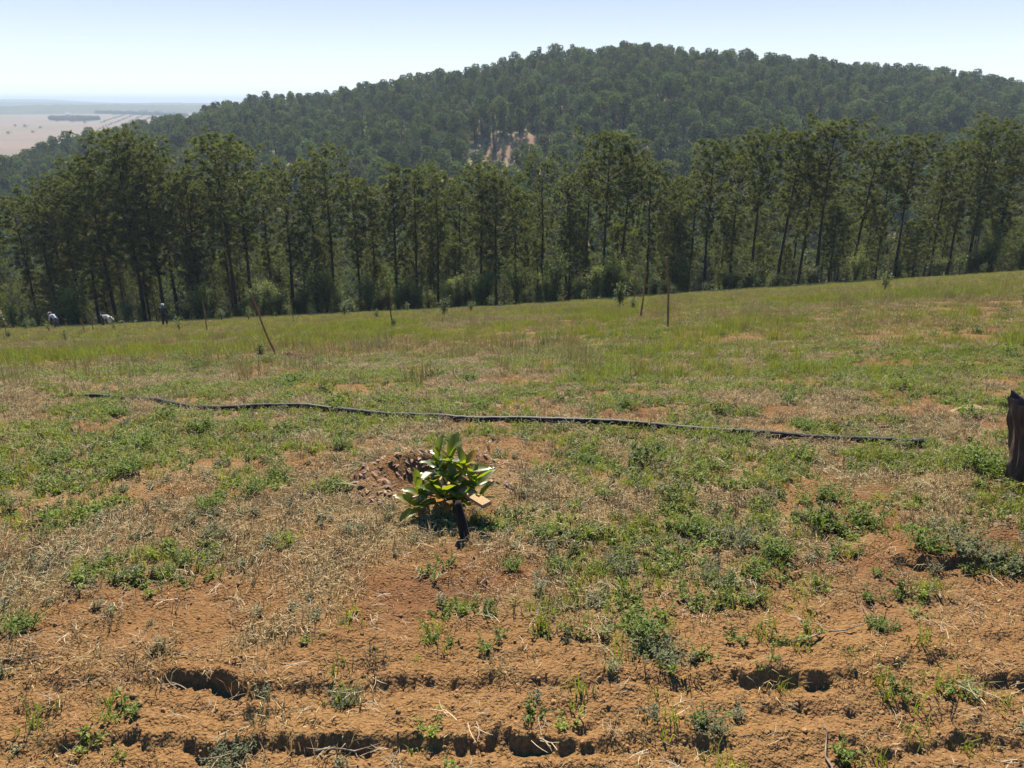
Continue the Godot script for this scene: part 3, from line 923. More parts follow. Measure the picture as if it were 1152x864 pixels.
# ------------------------------------------------------------------ forest
# x, d, height, kind
const FRONT := [[-56.0, 90, 16.8, 1], [-51.1, 86, 16.5, 4], [-51.7, 92, 19.5, 2], [-44.8, 86, 19.5, 2], [-40.4, 84, 20.9, 2], [-39.7, 87, 21.2, 2], [-40.2, 92, 21.5, 1], [-34.8, 86, 17.6, 1], [-30.7, 85, 20.8, 1], [-30.5, 90, 20.9, 4], [-29.6, 95, 19.9, 1], [-24.4, 86, 17.7, 4], [-22.6, 90, 19.4, 1], [-19.6, 85, 18.7, 4], [-17.4, 88, 16.4, 1], [-15.9, 90, 15.9, 1], [-12.8, 86, 16.1, 1], [-10.9, 90, 17.6, 0], [-8.0, 85, 15.6, 4], [-6.3, 94, 17.0, 1], [-3.4, 88, 17.3, 1], [-1.7, 84, 15.3, 2], [0.4, 90, 15.1, 1], [3.2, 85, 16.9, 4], [6.3, 90, 16.1, 1], [8.7, 92, 18.0, 1], [9.9, 84, 17.9, 0], [12.0, 86, 17.3, 3], [15.2, 88, 16.2, 1], [18.5, 92, 15.4, 1], [20.1, 88, 14.6, 4], [21.0, 85, 17.2, 1], [25.8, 92, 17.7, 1], [25.9, 84, 17.0, 0], [29.2, 85, 17.3, 3], [33.3, 90, 16.6, 1], [32.8, 84, 17.5, 0], [38.1, 87, 16.5, 3], [42.9, 92, 15.6, 1], [41.7, 85, 15.8, 0], [47.6, 89, 15.4, 1], [50.2, 90, 16.7, 1], [49.0, 84, 16.7, 2], [53.0, 86, 15.9, 2], [-60.0, 86, 17.5, 2], [-64.0, 90, 18.0, 1], [-48.5, 90, 18.5, 2], [-43.0, 91, 19.5, 2], [-37.0, 90, 18.0, 2], [-34.0, 93, 18.5, 2], [-54.5, 94, 17.5, 2], [57.5, 87, 16.5, 1], [61.0, 85, 16.0, 0]]
const KIND_LABEL := ["pine with a bare trunk and domed umbrella crown", "slender pine with a long narrow crown", "stout pine with a wide dense low crown", "thin pine with a leaning trunk", "open crowned pine with visible limbs", "young pine leafy almost to the ground"]

func build_forest() -> void:
	var green := Color(0.102, 0.116, 0.052)
	var kinds := []
	kinds.append([pine(101, 17, 0.50, 0.50, 4.3, 50, 22, 24, 0.46, green), pine(102, 17, 0.56, 0.48, 3.9, 46, 22, 24, 0.46, green)])
	kinds.append([pine(111, 17, 0.34, 0.55, 2.9, 66, 15, 22, 0.44, green), pine(112, 17, 0.40, 0.55, 3.2, 60, 16, 22, 0.44, green * 1.08), pine(113, 17, 0.28, 0.5, 2.7, 66, 14, 22, 0.42, green)])
	kinds.append([pine(121, 19, 0.24, 0.55, 4.3, 92, 18, 22, 0.46, green * 0.95), pine(122, 19, 0.30, 0.55, 4.0, 86, 18, 22, 0.46, green)])
	kinds.append([pine(131, 17, 0.56, 0.5, 3.1, 42, 17, 22, 0.44, green, 0.08), pine(132, 17, 0.50, 0.5, 2.9, 44, 17, 22, 0.44, green, 0.05)])
	kinds.append([pine(141, 17, 0.36, 0.6, 3.4, 46, 14, 22, 0.44, green * 1.1), pine(142, 17, 0.42, 0.6, 3.2, 44, 14, 22, 0.44, green)])
	kinds.append([pine(151, 10, 0.10, 0.25, 2.3, 60, 13, 20, 0.40, green * 1.15), pine(152, 10, 0.16, 0.3, 2.0, 54, 13, 20, 0.40, green)])
	var tall := [17.0, 17.0, 19.0, 17.0, 17.0, 10.0]
	var src := []
	for k in kinds.size():
		var row := []
		for m in kinds[k]:
			var o := Node3D.new()
			o.name = "pine_tree"
			part("trunk", m[0], M.bark, o)
			part("crown", m[1], M.needles, o)
			row.append(o)
		src.append(row)
	rng.seed = 400
	var plant := func(x: float, d: float, h: float, kind: int, label: String, group: String) -> void:
		var o: Node3D = copy(src[kind][rng.randi() % src[kind].size()], Vector3(x, land(x, d) - 0.15, -d), label, "pine tree", group)
		var s: float = 0.94 * h / tall[kind]
		o.scale = Vector3(s * rng.randf_range(0.92, 1.12), s, s * rng.randf_range(0.92, 1.12))
		o.rotation.y = rng.randf() * TAU if kind != 3 else rng.randf_range(-0.3, 0.3)
	var own := {1: "open crowned pine straight behind the stooping worker in grey", 3: "stout dense pine straight behind the bending worker in white", 4: "tallest pine of the stout dark clump at the field edge", 5: "stout dense pine straight behind the standing worker in dark clothes", 8: "tall slender pine rising next to the stout dark clump", 10: "slender pine standing behind the leaning reddish stake", 16: "slender pine behind the dark stake in a green plant", 26: "umbrella pine with bare trunk behind the leafy round sapling", 28: "slender pine straight behind the pair of tall bare stakes", 36: "tallest umbrella pine, its crown highest along the upper field edge", 39: "umbrella pine behind the tall pale stake up the slope", 42: "tallest stout pine where the field edge is highest"}
	for i in FRONT.size():
		var q: Array = FRONT[i]
		plant.call(q[0], float(q[1]), q[2], q[3], own.get(i, KIND_LABEL[q[3]] + " at the field edge"), "pines along the field edge, " + ["umbrella", "slender", "stout", "leaning", "open"][q[3]])
	# younger pines filling the gaps of the front row
	for k in 34:
		var x := -62.0 + k * 3.75 + rng.randf_range(-1.6, 1.6)
		plant.call(x, rng.randf_range(84.5, 93.0), rng.randf_range(6.0, 11.0), 5, KIND_LABEL[5] + " between the taller trunks at the field edge", "young pines at the field edge")
	# deeper in the wood
	var placed := []
	var n := 0
	while n < 190:
		var d := 97.0 + 95.0 * pow(rng.randf(), 1.05)
		var x := rng.randf_range(-0.72, 0.72) * d
		var ok := true
		for p in placed:
			if p.distance_squared_to(Vector2(x, d)) < 10.0: ok = false
		if not ok: continue
		placed.append(Vector2(x, d))
		var kind: int = [1, 1, 4, 4, 0, 0, 5, 2][rng.randi() % 8]
		plant.call(x, d, rng.randf_range(13.5, 18.5) if kind != 5 else rng.randf_range(7, 11), kind, KIND_LABEL[kind] + " inside the wood", "pines inside the wood, " + ["umbrella", "slender", "stout", "leaning", "open", "young"][kind])
		n += 1
	for row in src:
		for o in row: o.free()
	# the rest of the forest: valley and hill, one mass
	var far_green := green
	var far_kinds := [massed_pine(201, 14, 0.36, 3.2, 8, 80, 0.8, far_green), massed_pine(202, 15, 0.42, 3.8, 9, 84, 0.85, far_green), massed_pine(203, 15, 0.25, 2.5, 9, 66, 0.75, far_green * 0.92), massed_pine(204, 14, 0.48, 4.3, 9, 90, 0.85, far_green * 1.08)]
	var lots := [[], [], [], []]
	for i in range(0, 182):
		for j in range(0, 68):
			var d := 150.0 + j * 6.4 + rng.randf_range(-3.1, 3.1)
			var x := -590.0 + i * 6.4 + rng.randf_range(-3.1, 3.1)
			if absf(x) > 0.86 * d + 20.0: continue
			if x < -240.0 and d > 545.0: continue
			if d < 190.0 and rng.randf() < 0.35: continue
			if rng.randf() < 0.05 + 0.2 * ss(0.15, 0.5, nA.get_noise_2d(x * 2.2, d * 2.2)): continue
			if d > 318.0 and d < 374.0 and x > -19.0 and x < 13.0: continue
			var s: float = 0.55 + 0.68 * pow(rng.randf(), 1.2) * (1.0 + 0.2 * nA.get_noise_2d(x * 1.5, d * 1.5 + 70.0))
			var c := tone(0.6, 1.3, 0.14)
			lots[rng.randi() % 4].append([Vector3(x, land(x, d) - 0.3, -d), 0, 0, rng.randf() * TAU, s, rng.randf_range(-0.05, 0.05), c])
	for k in 4:
		var both := ArrayMesh.new()
		for q in 2:
			both.add_surface_from_arrays(Mesh.PRIMITIVE_TRIANGLES, far_kinds[k][q].surface_get_arrays(0))
			both.surface_set_material(q, [M.bark, M.far_leaves][q])
		scatter("hill_forest", both, null, lots[k], ["dark pine forest covering the valley and the hill", "wide crowned pines of the forest covering the hill", "narrow crowned pines of the forest covering the hill", "umbrella crowned pines of the forest covering the hill"][k], "forest")
	# low scrub under the forest
	var scrub: Array = leafy(331, 1.0, 0.7, 6, 30, 0.22, Color(0.095, 0.115, 0.042))
	var low_rows := []
	for k in 21000:
		var d := 92.0 + 470.0 * sqrt(rng.randf())
		var x := rng.randf_range(-0.8, 0.8) * d
		if d > 318.0 and d < 376.0 and x > -19.0 and x < 13.0: continue
		low_rows.append([Vector3(x, land(x, d) - 0.1, -d), 0, 0, rng.randf() * TAU, rng.randf_range(1.6, 4.2), 0.0, tone(0.75, 1.25, 0.12)])
	scatter("forest_scrub", scrub[1], M.far_leaves, low_rows, "low green scrub covering the forest floor", "scrub")
	# the small orchard clearing on the hill
	var orchard: Array = leafy(311, 3.0, 1.6, 5, 60, 0.34, Color(0.07, 0.095, 0.035))
	var first: Node3D = null
	for i in 6:
		for j in 7:
			var x := -15.0 + i * 4.7 + rng.randf_range(-0.4, 0.4) + j * 0.5
			var d := 344.0 + j * 4.5 + rng.randf_range(-0.5, 0.5)
			var o := thing("orchard_tree", Vector3(x, land(x, d) - 0.1, -d), "small round orchard tree in rows on the red hillside clearing", "orchard tree", "orchard trees in the clearing")
			part("trunk", orchard[0], M.bark, o)
			part("crown", orchard[1], M.far_leaves, o)
			o.scale = Vector3.ONE * rng.randf_range(1.1, 1.5)
			o.rotation.y = rng.randf() * TAU
	# broadleaf undergrowth at the forest edge
	var light := Color(0.19, 0.23, 0.06)
	var bushes := [leafy(321, 4.0, 1.7, 7, 260, 0.27, light), leafy(322, 3.0, 1.6, 7, 230, 0.26, Color(0.11, 0.14, 0.045)), leafy(323, 6.0, 2.0, 7, 300, 0.29, Color(0.17, 0.21, 0.06))]
	rng.seed = 77
	for k in 110:
		var x := -60.0 + k * 1.95 + rng.randf_range(-1.2, 1.2) if k < 62 else rng.randf_range(-34.0, 12.0) if k < 84 else rng.randf_range(-58.0, 50.0)
		var d := rng.randf_range(81.0, 87.0) if k < 62 else rng.randf_range(80.0, 83.0)
		var kind := rng.randi() % 3 if k < 62 else 2 * (k % 2) if k < 84 else 1
		if x > 28.0 and rng.randf() < 0.55: continue
		var o := thing("edge_shrub", Vector3(x, land(x, d) - 0.1, -d), ["light green bushy young broadleaf tree under the pines", "dull green low bush at the foot of the pines", "tall thin light green sapling tree under the pines"][kind], "shrub", ["light bushes under the pines", "dull bushes under the pines", "tall saplings under the pines"][kind])
		part("stem", bushes[kind][0], M.bark, o)
		part("foliage", bushes[kind][1], M.leaves, o)
		o.scale = Vector3.ONE * rng.randf_range(0.55, 1.1)
		o.rotation.y = rng.randf() * TAU

# ------------------------------------------------------------------ things in the field
func leaf_mesh(l: float, w: float, curl: float) -> ArrayMesh:
	var b := Bag.new()
	var mid := []
	var lft := []
	var rgt := []
	for i in 8:
		var t := i / 7.0
		var half: float = w * 0.5 * pow(sin(PI * pow(clamp(0.03 + 0.97 * t, 0.0, 1.0), 1.15)), 0.62) * (1.0 if i < 7 else 0.0)
		var y := 0.25 * l * t - curl * l * t * t
		mid.append(Vector3(0, y, -l * t))
		lft.append(Vector3(-half, y + half * 0.35 + 0.02 * w * sin(i * 2.6), -l * t))
		rgt.append(Vector3(half, y + half * 0.35 + 0.02 * w * sin(i * 2.2 + 1.0), -l * t))
	for i in 7:
		b.quad(mid[i], lft[i], lft[i + 1], mid[i + 1], Color(1, 1, 1))
		b.quad(mid[i], mid[i + 1], rgt[i + 1], rgt[i], Color(1, 1, 1))
	return b.smooth_mesh()

func stake(x: float, d: float, h: float, lean: Vector2, r: float, label: String, tone_: Color) -> void:
	var o := thing("stake", at(x, d, -0.05), label, "stake", "")
	rng.seed = int(absf(x) * 100.0) + 5
	var b := Bag.new()
	var pts := []
	var rad := []
	for i in 9:
		var t := i / 8.0
		pts.append(Vector3(lean.x * t + 0.012 * sin(t * 7.0 + x), (h + 0.05) * t, -lean.y * t + 0.01 * sin(t * 5.0)))
		rad.append(r * (1.0 - 0.25 * t) * rng.randf_range(0.9, 1.1))
	tube(b, pts, rad, 8, tone_, 0.25)
	part("pole", b.smooth_mesh(), M.wood, o)

func build_field_things() -> void:
	# ---- young avocado plant in its basin
	rng.seed = 500
	var plant := thing("avocado_sapling", at(-0.34, 4.08), "young broad leaved sapling with glossy yellowing leaves in a dug basin", "sapling")
	var leaf_m := [leaf_mesh(0.15, 0.056, 0.3), leaf_mesh(0.17, 0.06, 0.2), leaf_mesh(0.13, 0.054, 0.45)]
	var tones := []
	for c in [Color(0.045, 0.07, 0.012), Color(0.07, 0.09, 0.014), Color(0.14, 0.125, 0.018), Color(0.24, 0.10, 0.02), Color(0.03, 0.05, 0.012)]:
		tones.append(mat(lin(c.r, c.g, c.b), 0.36, false, Color(0.52, 0.58, 0.10)))
	var b := Bag.new()
	tube(b, [Vector3(0, -0.06, 0), Vector3(0.005, 0.06, 0), Vector3(-0.01, 0.14, 0), Vector3(0.0, 0.2, -0.01)], [0.011, 0.009, 0.008, 0.006], 7, Color(0.10, 0.075, 0.045), 0.2)
	var shoots := [[Vector3(-0.10, 0.27, -0.10), 11], [Vector3(0.06, 0.28, -0.05), 10], [Vector3(-0.20, 0.15, 0.04), 9], [Vector3(0.13, 0.19, 0.0), 10], [Vector3(-0.07, 0.17, 0.10), 10], [Vector3(0.01, 0.23, 0.03), 9], [Vector3(0.06, 0.13, 0.10), 8], [Vector3(-0.12, 0.20, 0.0), 8], [Vector3(-0.22, 0.10, 0.10), 8], [Vector3(0.17, 0.13, 0.07), 8], [Vector3(-0.03, 0.30, -0.12), 8]]
	for s in shoots:
		var tip: Vector3 = s[0]
		tube(b, [Vector3(-0.005, 0.09, 0), Vector3(tip.x * 0.5, 0.09 + (tip.y - 0.09) * 0.45, tip.z * 0.5), tip], [0.006, 0.0045, 0.003], 5, Color(0.11, 0.12, 0.04), 0.0)
	part("stem", b.smooth_mesh(), M.bark, plant)
	for s in shoots:
		var tip: Vector3 = s[0]
		var n: int = s[1]
		for k in n:
			var q := k / float(n)
			var a := k * 2.4 + rng.randf_range(-0.3, 0.3)
			var dip := lerpf(-0.35, 1.15, pow(1.0 - q, 0.8)) + rng.randf_range(-0.2, 0.2)
			var pick := rng.randf()
			var tn := 0 if pick < 0.4 else 1 if pick < 0.72 else 2 if pick < 0.86 else 4
			if tip.x < -0.15 and pick > 0.55: tn = 3 if pick > 0.75 else 2
			if pick > 0.955: tn = 3
			var l := part("leaf", leaf_m[rng.randi() % 3], tones[tn], plant)
			l.position = tip - tip.normalized() * 0.05 * (1.0 - q)
			l.basis = (Basis(Vector3.UP, a) * Basis(Vector3.RIGHT, 0.95 - dip) * Basis(Vector3.BACK, rng.randf_range(-0.4, 0.4))).scaled(Vector3.ONE * rng.randf_range(0.72, 1.12))
	# dead leaves on the spoil ring
	var rows := []
	for k in 230:
		var a := rng.randf_range(-0.5, PI + 1.1)
		var r := 0.42 + rng.randf_range(-0.14, 0.16)
		var x := -0.52 + r * cos(a)
		var d := 4.62 + r * sin(a)
		rows.append([at(x, d, 0.008), 0, 0, rng.randf() * TAU, rng.randf_range(0.3, 0.8), rng.randf_range(-0.6, 0.6), tone(0.3, 1.25, 0.1)])
	var lm := Bag.new()
	var flat := leaf_mesh(0.09, 0.035, 0.5).surface_get_arrays(0)
	for i in flat[Mesh.ARRAY_INDEX]: lm.v.push_back(flat[Mesh.ARRAY_VERTEX][i]); lm.c.push_back(Color(0.27, 0.175, 0.115))
	scatter("leaf_litter", lm.mesh(), M.dry, rows, "dry brown leaf litter heaped round the dug basin", "leaf litter")
	# ---- cut stake leaning out of the basin over the sapling
	var tipv := Vector3(-0.135, land(-0.135, 3.8) + 0.165, -3.8)
	var root := Vector3(-0.44, land(-0.44, 4.30) + 0.155, -4.30)
	var axis := (tipv - root)
	var st := thing("wooden_board", root, "sawn pale wooden board resting across the leafy sapling", "board")
	b = Bag.new()
	b.box(Vector3(0, 0, -axis.length() * 0.5), Vector3(0.055, 0.022, axis.length()), Color(0.46, 0.31, 0.17))
	var board := part("plank", b.mesh(), M.wood, st)
	board.basis = Basis.looking_at(axis.normalized(), Vector3(0.0, 1, 0.35)) * Basis(Vector3.BACK, 0.0)
	var shade_streak := thing("shadow_streak", at(-0.235, 3.66, -0.05), "dark rod added in place of a shadow streak in front of the leafy sapling", "shade_streak")
	b = Bag.new()
	tube(b, [Vector3(0, 0, 0), Vector3(-0.012, 0.06, -0.02), Vector3(-0.035, 0.13, -0.05), Vector3(-0.05, 0.21, -0.09), Vector3(-0.055, 0.225, -0.10)], [0.034, 0.029, 0.030, 0.025, 0.016], 9, Color(0.042, 0.032, 0.026), 0.7)  # added near-black rod, stands in for a shadow streak on the soil
	part("shade_rod", b.smooth_mesh(), M.bark, shade_streak)
	# ---- irrigation hose
	var line := [[-4.68, 8.2], [-4.46, 8.22], [-3.93, 8.02], [-3.43, 7.65], [-2.87, 7.26], [-2.41, 7.19], [-1.97, 7.15], [-1.49, 6.99], [-1.03, 6.74], [-0.61, 6.54], [-0.2, 6.41], [0.19, 6.36], [0.57, 6.31], [0.95, 6.24], [1.31, 6.15], [1.66, 6.04], [2.0, 5.97], [2.34, 5.9], [2.68, 5.83], [2.99, 5.73], [3.13, 5.68]]
	var hose := thing("irrigation_hose", Vector3.ZERO, "long black plastic irrigation hose lying across the field", "hose")
	b = Bag.new()
	var curve := Curve3D.new()
	for q in line: curve.add_point(Vector3(q[0], 0, -q[1] + 0.13))
	for i in range(1, line.size() - 1):
		var tan_ := (curve.get_point_position(i + 1) - curve.get_point_position(i - 1)) * 0.16
		curve.set_point_in(i, -tan_)
		curve.set_point_out(i, tan_)
	var pts := []
	var rad := []
	var L := curve.get_baked_length()
	for i in 161:
		var p := curve.sample_baked(L * i / 160.0)
		var y := 0.0
		for w in [-0.25, -0.12, 0.0, 0.12, 0.25]: y += ground(p.x + w, -p.z) / 5.0
		pts.append(Vector3(p.x, y + 0.03 + 0.01 * sin(p.x * 2.1), p.z))
		rad.append(0.027)
	tube(b, pts, rad, 10, Color(0.012, 0.012, 0.013))
	M.hose = mat(Color(1, 1, 1), 0.6, true)
	part("pipe", b.smooth_mesh(), M.hose, hose)
	b = Bag.new()
	var e0: Vector3 = pts[160]
	var ed: Vector3 = (pts[160] - pts[156]).normalized()
	tube(b, [e0 - ed * 0.05, e0 - ed * 0.04, e0 + ed * 0.03, e0 + ed * 0.035], [0.029, 0.033, 0.033, 0.027], 12, Color(0.02, 0.02, 0.022))
	part("end_cap", b.smooth_mesh(), M.hose, hose)
	var h2 := thing("hose_offcut", Vector3.ZERO, "short thin black hose piece half hidden in the grass", "hose")
	b = Bag.new()
	tube(b, [at(2.73, 6.24, 0.02), at(2.88, 6.2, 0.03), at(3.02, 6.19, 0.025), at(3.15, 6.17, 0.03), at(3.27, 6.14, 0.015)], [0.011, 0.011, 0.011, 0.011, 0.011], 8, Color(0.014, 0.014, 0.014))
	part("pipe", b.smooth_mesh(), M.hose, h2)
	# ---- old stump on the right
	var stump := thing("tree_stump", at(3.24, 4.30, -0.08), "dark weathered old tree stump with furrowed bark", "stump")
	b = Bag.new()
	var ringn := 72
	var rings := []
	for i in 31:
		var t := i / 30.0
		var ring := []
		for k in ringn:
			var a := TAU * k / ringn
			var top := 0.60 + 0.04 * sin(a * 2.0 + 1.0) + 0.018 * sin(a * 7.0) + 0.012 * sin(a * 17.0)
			var r := lerpf(0.20, 0.205, t) * (1.0 + 0.16 * nB.get_noise_3d(cos(a) * 150.0, t * 110.0, sin(a) * 150.0) + 0.12 * nC.get_noise_3d(cos(a) * 420.0, t * 90.0, sin(a) * 420.0) - 0.13 * pow(absf(sin(a * 10.0 + 1.5 * nB.get_noise_2d(t * 130.0, 4.0))), 0.6)) + 0.035 * exp(-t * 9.0) * (0.6 + 0.4 * sin(a * 5.0))
			ring.append(Vector3(cos(a) * r - 0.12 * t, t * top, sin(a) * r))
		rings.append(ring)
	for i in 30:
		for k in ringn: b.quad(rings[i][k], rings[i][(k + 1) % ringn], rings[i + 1][(k + 1) % ringn], rings[i + 1][k], Color(0.16, 0.125, 0.10))
	part("bark", b.smooth_mesh(), M.bark, stump)
	b = Bag.new()
	for k in ringn: b.tri(Vector3(-0.12, 0.54, 0), rings[30][k], rings[30][(k + 1) % ringn], Color(0.09, 0.07, 0.055))
	part("broken_top", b.mesh(), M.bark, stump)
	# ---- pale soil heap
	var heap := thing("soil_heap", at(4.3, 6.72, -0.03), "small pale sandy soil heap beyond the stump", "soil heap")
	b = Bag.new()
	for i in 10:
		for k in 24:
			var g := func(ii: int, kk: int) -> Vector3:
				var r: float = ii / 10.0
				var a := TAU * kk / 24.0
				var y: float = 0.09 * pow(cos(r * PI * 0.5), 0.9) * (1.0 + 0.5 * nB.get_noise_2d(cos(a) * r * 90.0, sin(a) * r * 90.0))
				return Vector3(cos(a) * r * 0.30, y, sin(a) * r * 0.2)
			b.quad(g.call(i, k), g.call(i, k + 1), g.call(i + 1, k + 1), g.call(i + 1, k), Color(0.44, 0.31, 0.18))
	part("mound", b.smooth_mesh(), M.soil, heap)
	var spoil := thing("spoil_heap", at(-4.28, 14.6, -0.02), "small dark red spoil heap beside the leaning reddish stake", "soil heap")
	var sb := Bag.new()
	sb.v = b.v
	for k in b.v.size(): sb.c.push_back(Color(0.19, 0.10, 0.055))
	part("mound", sb.smooth_mesh(), M.soil, spoil)
	spoil.scale = Vector3(1.1, 1.5, 1.2)
	# ---- stakes
	var tan_wood := Color(0.30, 0.17, 0.09)
	stake(-4.6, 14.75, 1.34, Vector2(-0.42, 0.0), 0.022, "reddish stake leaning to one side beside a dug out basin", tan_wood)
	stake(4.14, 20.1, 1.85, Vector2(-0.16, 0.0), 0.033, "tall stout bare stake with no plant, slightly tilted", Color(0.27, 0.18, 0.10))
	stake(4.42, 26.2, 1.98, Vector2(0.09, 0.0), 0.033, "tall bare stake beside the leafy round sapling, behind the stout one", Color(0.27, 0.18, 0.10))
	stake(5.63, 35.7, 1.86, Vector2(0.06, 0.0), 0.028, "thin stake right behind the leafy round sapling", tan_wood)
	stake(-5.0, 31.8, 1.7, Vector2(-0.08, 0.0), 0.03, "upright dark stake standing in a low green plant", Color(0.16, 0.10, 0.06))
	stake(-15.2, 37.9, 1.6, Vector2(-0.05, 0.0), 0.028, "thin reddish stake near the standing worker", tan_wood)
	stake(17.9, 37.2, 2.3, Vector2(0.12, 0.0), 0.03, "tall pale stake standing behind the bushy sapling up the slope", Color(0.25, 0.17, 0.11))
	stake(-23.3, 41.5, 0.9, Vector2(-0.2, 0.0), 0.03, "short tilted stake among the seedlings near the stooping workers", tan_wood)
	stake(-27.2, 49.3, 1.0, Vector2(0.0, 0.0), 0.03, "short upright stake near the bending worker in white", tan_wood)
	stake(-12.6, 43.9, 1.3, Vector2(0.02, 0.0), 0.025, "thin upright stake in front of the light green forest edge bushes", tan_wood)
	stake(-26.7, 40.0, 1.1, Vector2(0.05, 0.0), 0.025, "thin stake beside the seedling at the field's low corner", tan_wood)
	# ---- saplings across the field
	var saps := [leafy(601, 1.0, 0.42, 5, 34, 0.15, Color(0.085, 0.13, 0.05), 0.3), leafy(602, 1.0, 0.5, 6, 44, 0.15, Color(0.06, 0.10, 0.035), 0.25), leafy(603, 1.0, 0.36, 4, 30, 0.14, Color(0.12, 0.16, 0.055), 0.35)]
	var sap_words := ["grey green young orchard sapling with loose leaves in the grass", "dark green bushy young orchard sapling in the grass", "light green slim young orchard sapling in the grass"]
	for q in [[-4.06, 45.9, 1.1, 1], [-2.79, 52.2, 0.95, 0], [-1.89, 69.0, 1.2, 0], [5.64, 40.2, 1.45, 1], [5.45, 34.6, 0.7, 0], [18.3, 37.9, 1.1, 0], [23.3, 74.0, 1.4, 0], [24.2, 72.0, 1.1, 0], [41.0, 75.0, 1.0, 0], [41.6, 72.4, 2.2, 2], [13.3, 19.9, 0.45, 1], [-16.9, 38.6, 0.9, 2], [-24.0, 63.0, 1.2, 0], [-20.1, 58.2, 1.2, 2], [-12.7, 58.1, 1.4, 0], [-18.3, 31.0, 0.66, 2], [-39.9, 62.4, 1.0, 0], [-24.4, 46.6, 0.8, 2], [-26.7, 40.2, 0.6, 0], [-4.9, 31.6, 0.4, 1], [-4.75, 14.2, 0.34, 1], [-9.0, 66.0, 1.0, 2], [6.5, 70.0, 1.2, 2], [15.0, 72.0, 1.1, 0], [31.0, 74.0, 1.2, 0], [-28.0, 70.0, 1.1, 2], [-33.0, 74.0, 1.3, 2], [-16.0, 73.0, 1.2, 0], [-6.0, 75.0, 1.5, 2], [2.5, 74.0, 1.1, 0], [10.5, 76.0, 1.3, 2], [19.0, 76.0, 1.2, 0], [27.0, 75.0, 1.0, 2], [35.5, 75.0, 1.3, 2], [46.0, 76.0, 1.2, 0], [-44.0, 70.0, 1.1, 0], [-30.5, 50.0, 0.8, 2], [-8.5, 48.0, 0.7, 0]]:
		var o := thing("young_tree", at(q[0], q[1], -0.02), sap_words[q[3]], "sapling", ["grey green field saplings", "dark green field saplings", "light green field saplings"][q[3]])
		part("stem", saps[q[3]][0], M.bark, o)
		part("foliage", saps[q[3]][1], M.leaves, o)
		o.scale = Vector3.ONE * q[2]
		o.rotation.y = q[0] * 3.0
	# ---- single weeds one can pick out
	var weeds := {
		"g": weed_mesh(701, 44, 1.0, 0.75, 0.27, 0.32, Color(0.145, 0.20, 0.045), 9), "s": weed_mesh(702, 70, 1.0, 0.5, 0.16, 0.36, Color(0.16, 0.175, 0.10), 10), "f": weed_mesh(703, 10, 0.6, 0.95, 0.17, 0.3, Color(0.10, 0.095, 0.045), 8)}
	var words := {"g": ["bright_weed", "bright green leafy weed clump growing from the soil", "bright green weed clumps"], "s": ["silver_weed", "low silvery grey green weed mat on bare soil", "silvery weed mats"], "f": ["spindly_weed", "spindly upright weed with few small leaves on bare soil", "spindly weeds"]}
	for q in [["g", -2.84, 5.53, 0.16], ["g", -3.16, 6.71, 0.14], ["g", -2.62, 6.1, 0.15], ["g", -2.58, 4.78, 0.13], ["g", -1.56, 4.69, 0.11], ["g", -1.62, 4.41, 0.10], ["g", -1.78, 4.11, 0.10], ["g", -1.27, 5.38, 0.11], ["s", 0.59, 2.60, 0.13], ["g", 0.56, 2.74, 0.11], ["f", 0.25, 2.72, 0.12], ["f", 0.17, 2.93, 0.08], ["s", 0.54, 3.35, 0.1], ["s", 1.19, 3.64, 0.15], ["g", 1.35, 3.50, 0.12], ["s", 0.95, 3.21, 0.09], ["g", 1.17, 3.26, 0.09], ["g", 1.97, 3.9, 0.13], ["s", 2.29, 3.49, 0.17], ["s", 2.45, 3.40, 0.17], ["g", 2.13, 3.52, 0.13], ["g", 0.23, 3.35, 0.08], ["g", 0.16, 3.72, 0.09], ["g", 0.53, 5.08, 0.1], ["g", 2.21, 6.75, 0.12], ["g", 2.48, 6.16, 0.12], ["f", -0.53, 2.56, 0.1], ["f", -0.07, 2.44, 0.09], ["f", -1.08, 2.56, 0.07], ["s", -0.94, 2.04, 0.09], ["f", -0.86, 2.13, 0.1], ["f", -1.58, 2.09, 0.1], ["f", 0.45, 2.12, 0.06], ["g", -2.07, 2.78, 0.1], ["s", 0.14, 4.67, 0.09], ["g", 0.0, 3.35, 0.07], ["s", -1.61, 3.74, 0.09], ["g", -3.28, 5.11, 0.12], ["g", -3.78, 6.97, 0.13], ["g", 0.57, 4.33, 0.08], ["g", 0.99, 3.78, 0.11], ["g", 1.93, 4.32, 0.11], ["g", 3.0, 4.55, 0.16], ["f", 1.29, 2.46, 0.08], ["g", 1.54, 2.78, 0.06], ["s", 0.68, 2.16, 0.08], ["s", -0.61, 2.33, 0.07], ["s", 2.7, 3.42, 0.16], ["g", -4.3, 13.2, 0.18], ["g", -9.2, 16.9, 0.14], ["g", -0.3, 7.0, 0.12], ["g", 1.1, 7.1, 0.13]]:
		var w: Array = words[q[0]]
		var o := part(w[0], weeds[q[0]], M.leaves, self)
		tag(o, w[1], "weed", w[2])
		o.position = at(q[1], q[2], 0.0)
		o.scale = Vector3.ONE * q[3] * 1.1
		o.rotation.y = q[1] * 7.0
	# ---- twigs
	rng.seed = 909
	for q in [[1.35, 2.74, 0.45, 0.35], [0.52, 3.05, 0.2, -0.9], [-2.0, 2.55, 0.5, 0.15], [1.05, 2.06, 0.28, 1.3], [-0.55, 2.07, 0.22, 0.1], [1.0, 3.12, 0.14, 1.4], [1.95, 3.1, 0.12, 1.5], [-1.3, 2.58, 0.1, 0.4], [-0.1, 3.25, 0.16, 0.9], [2.3, 5.72, 0.3, 0.2]]:
		var o := thing("dry_twig", at(q[0], q[1], 0.012), "dry bleached twig lying on the bare soil", "twig", "dry twigs on the soil")
		b = Bag.new()
		var tp := []
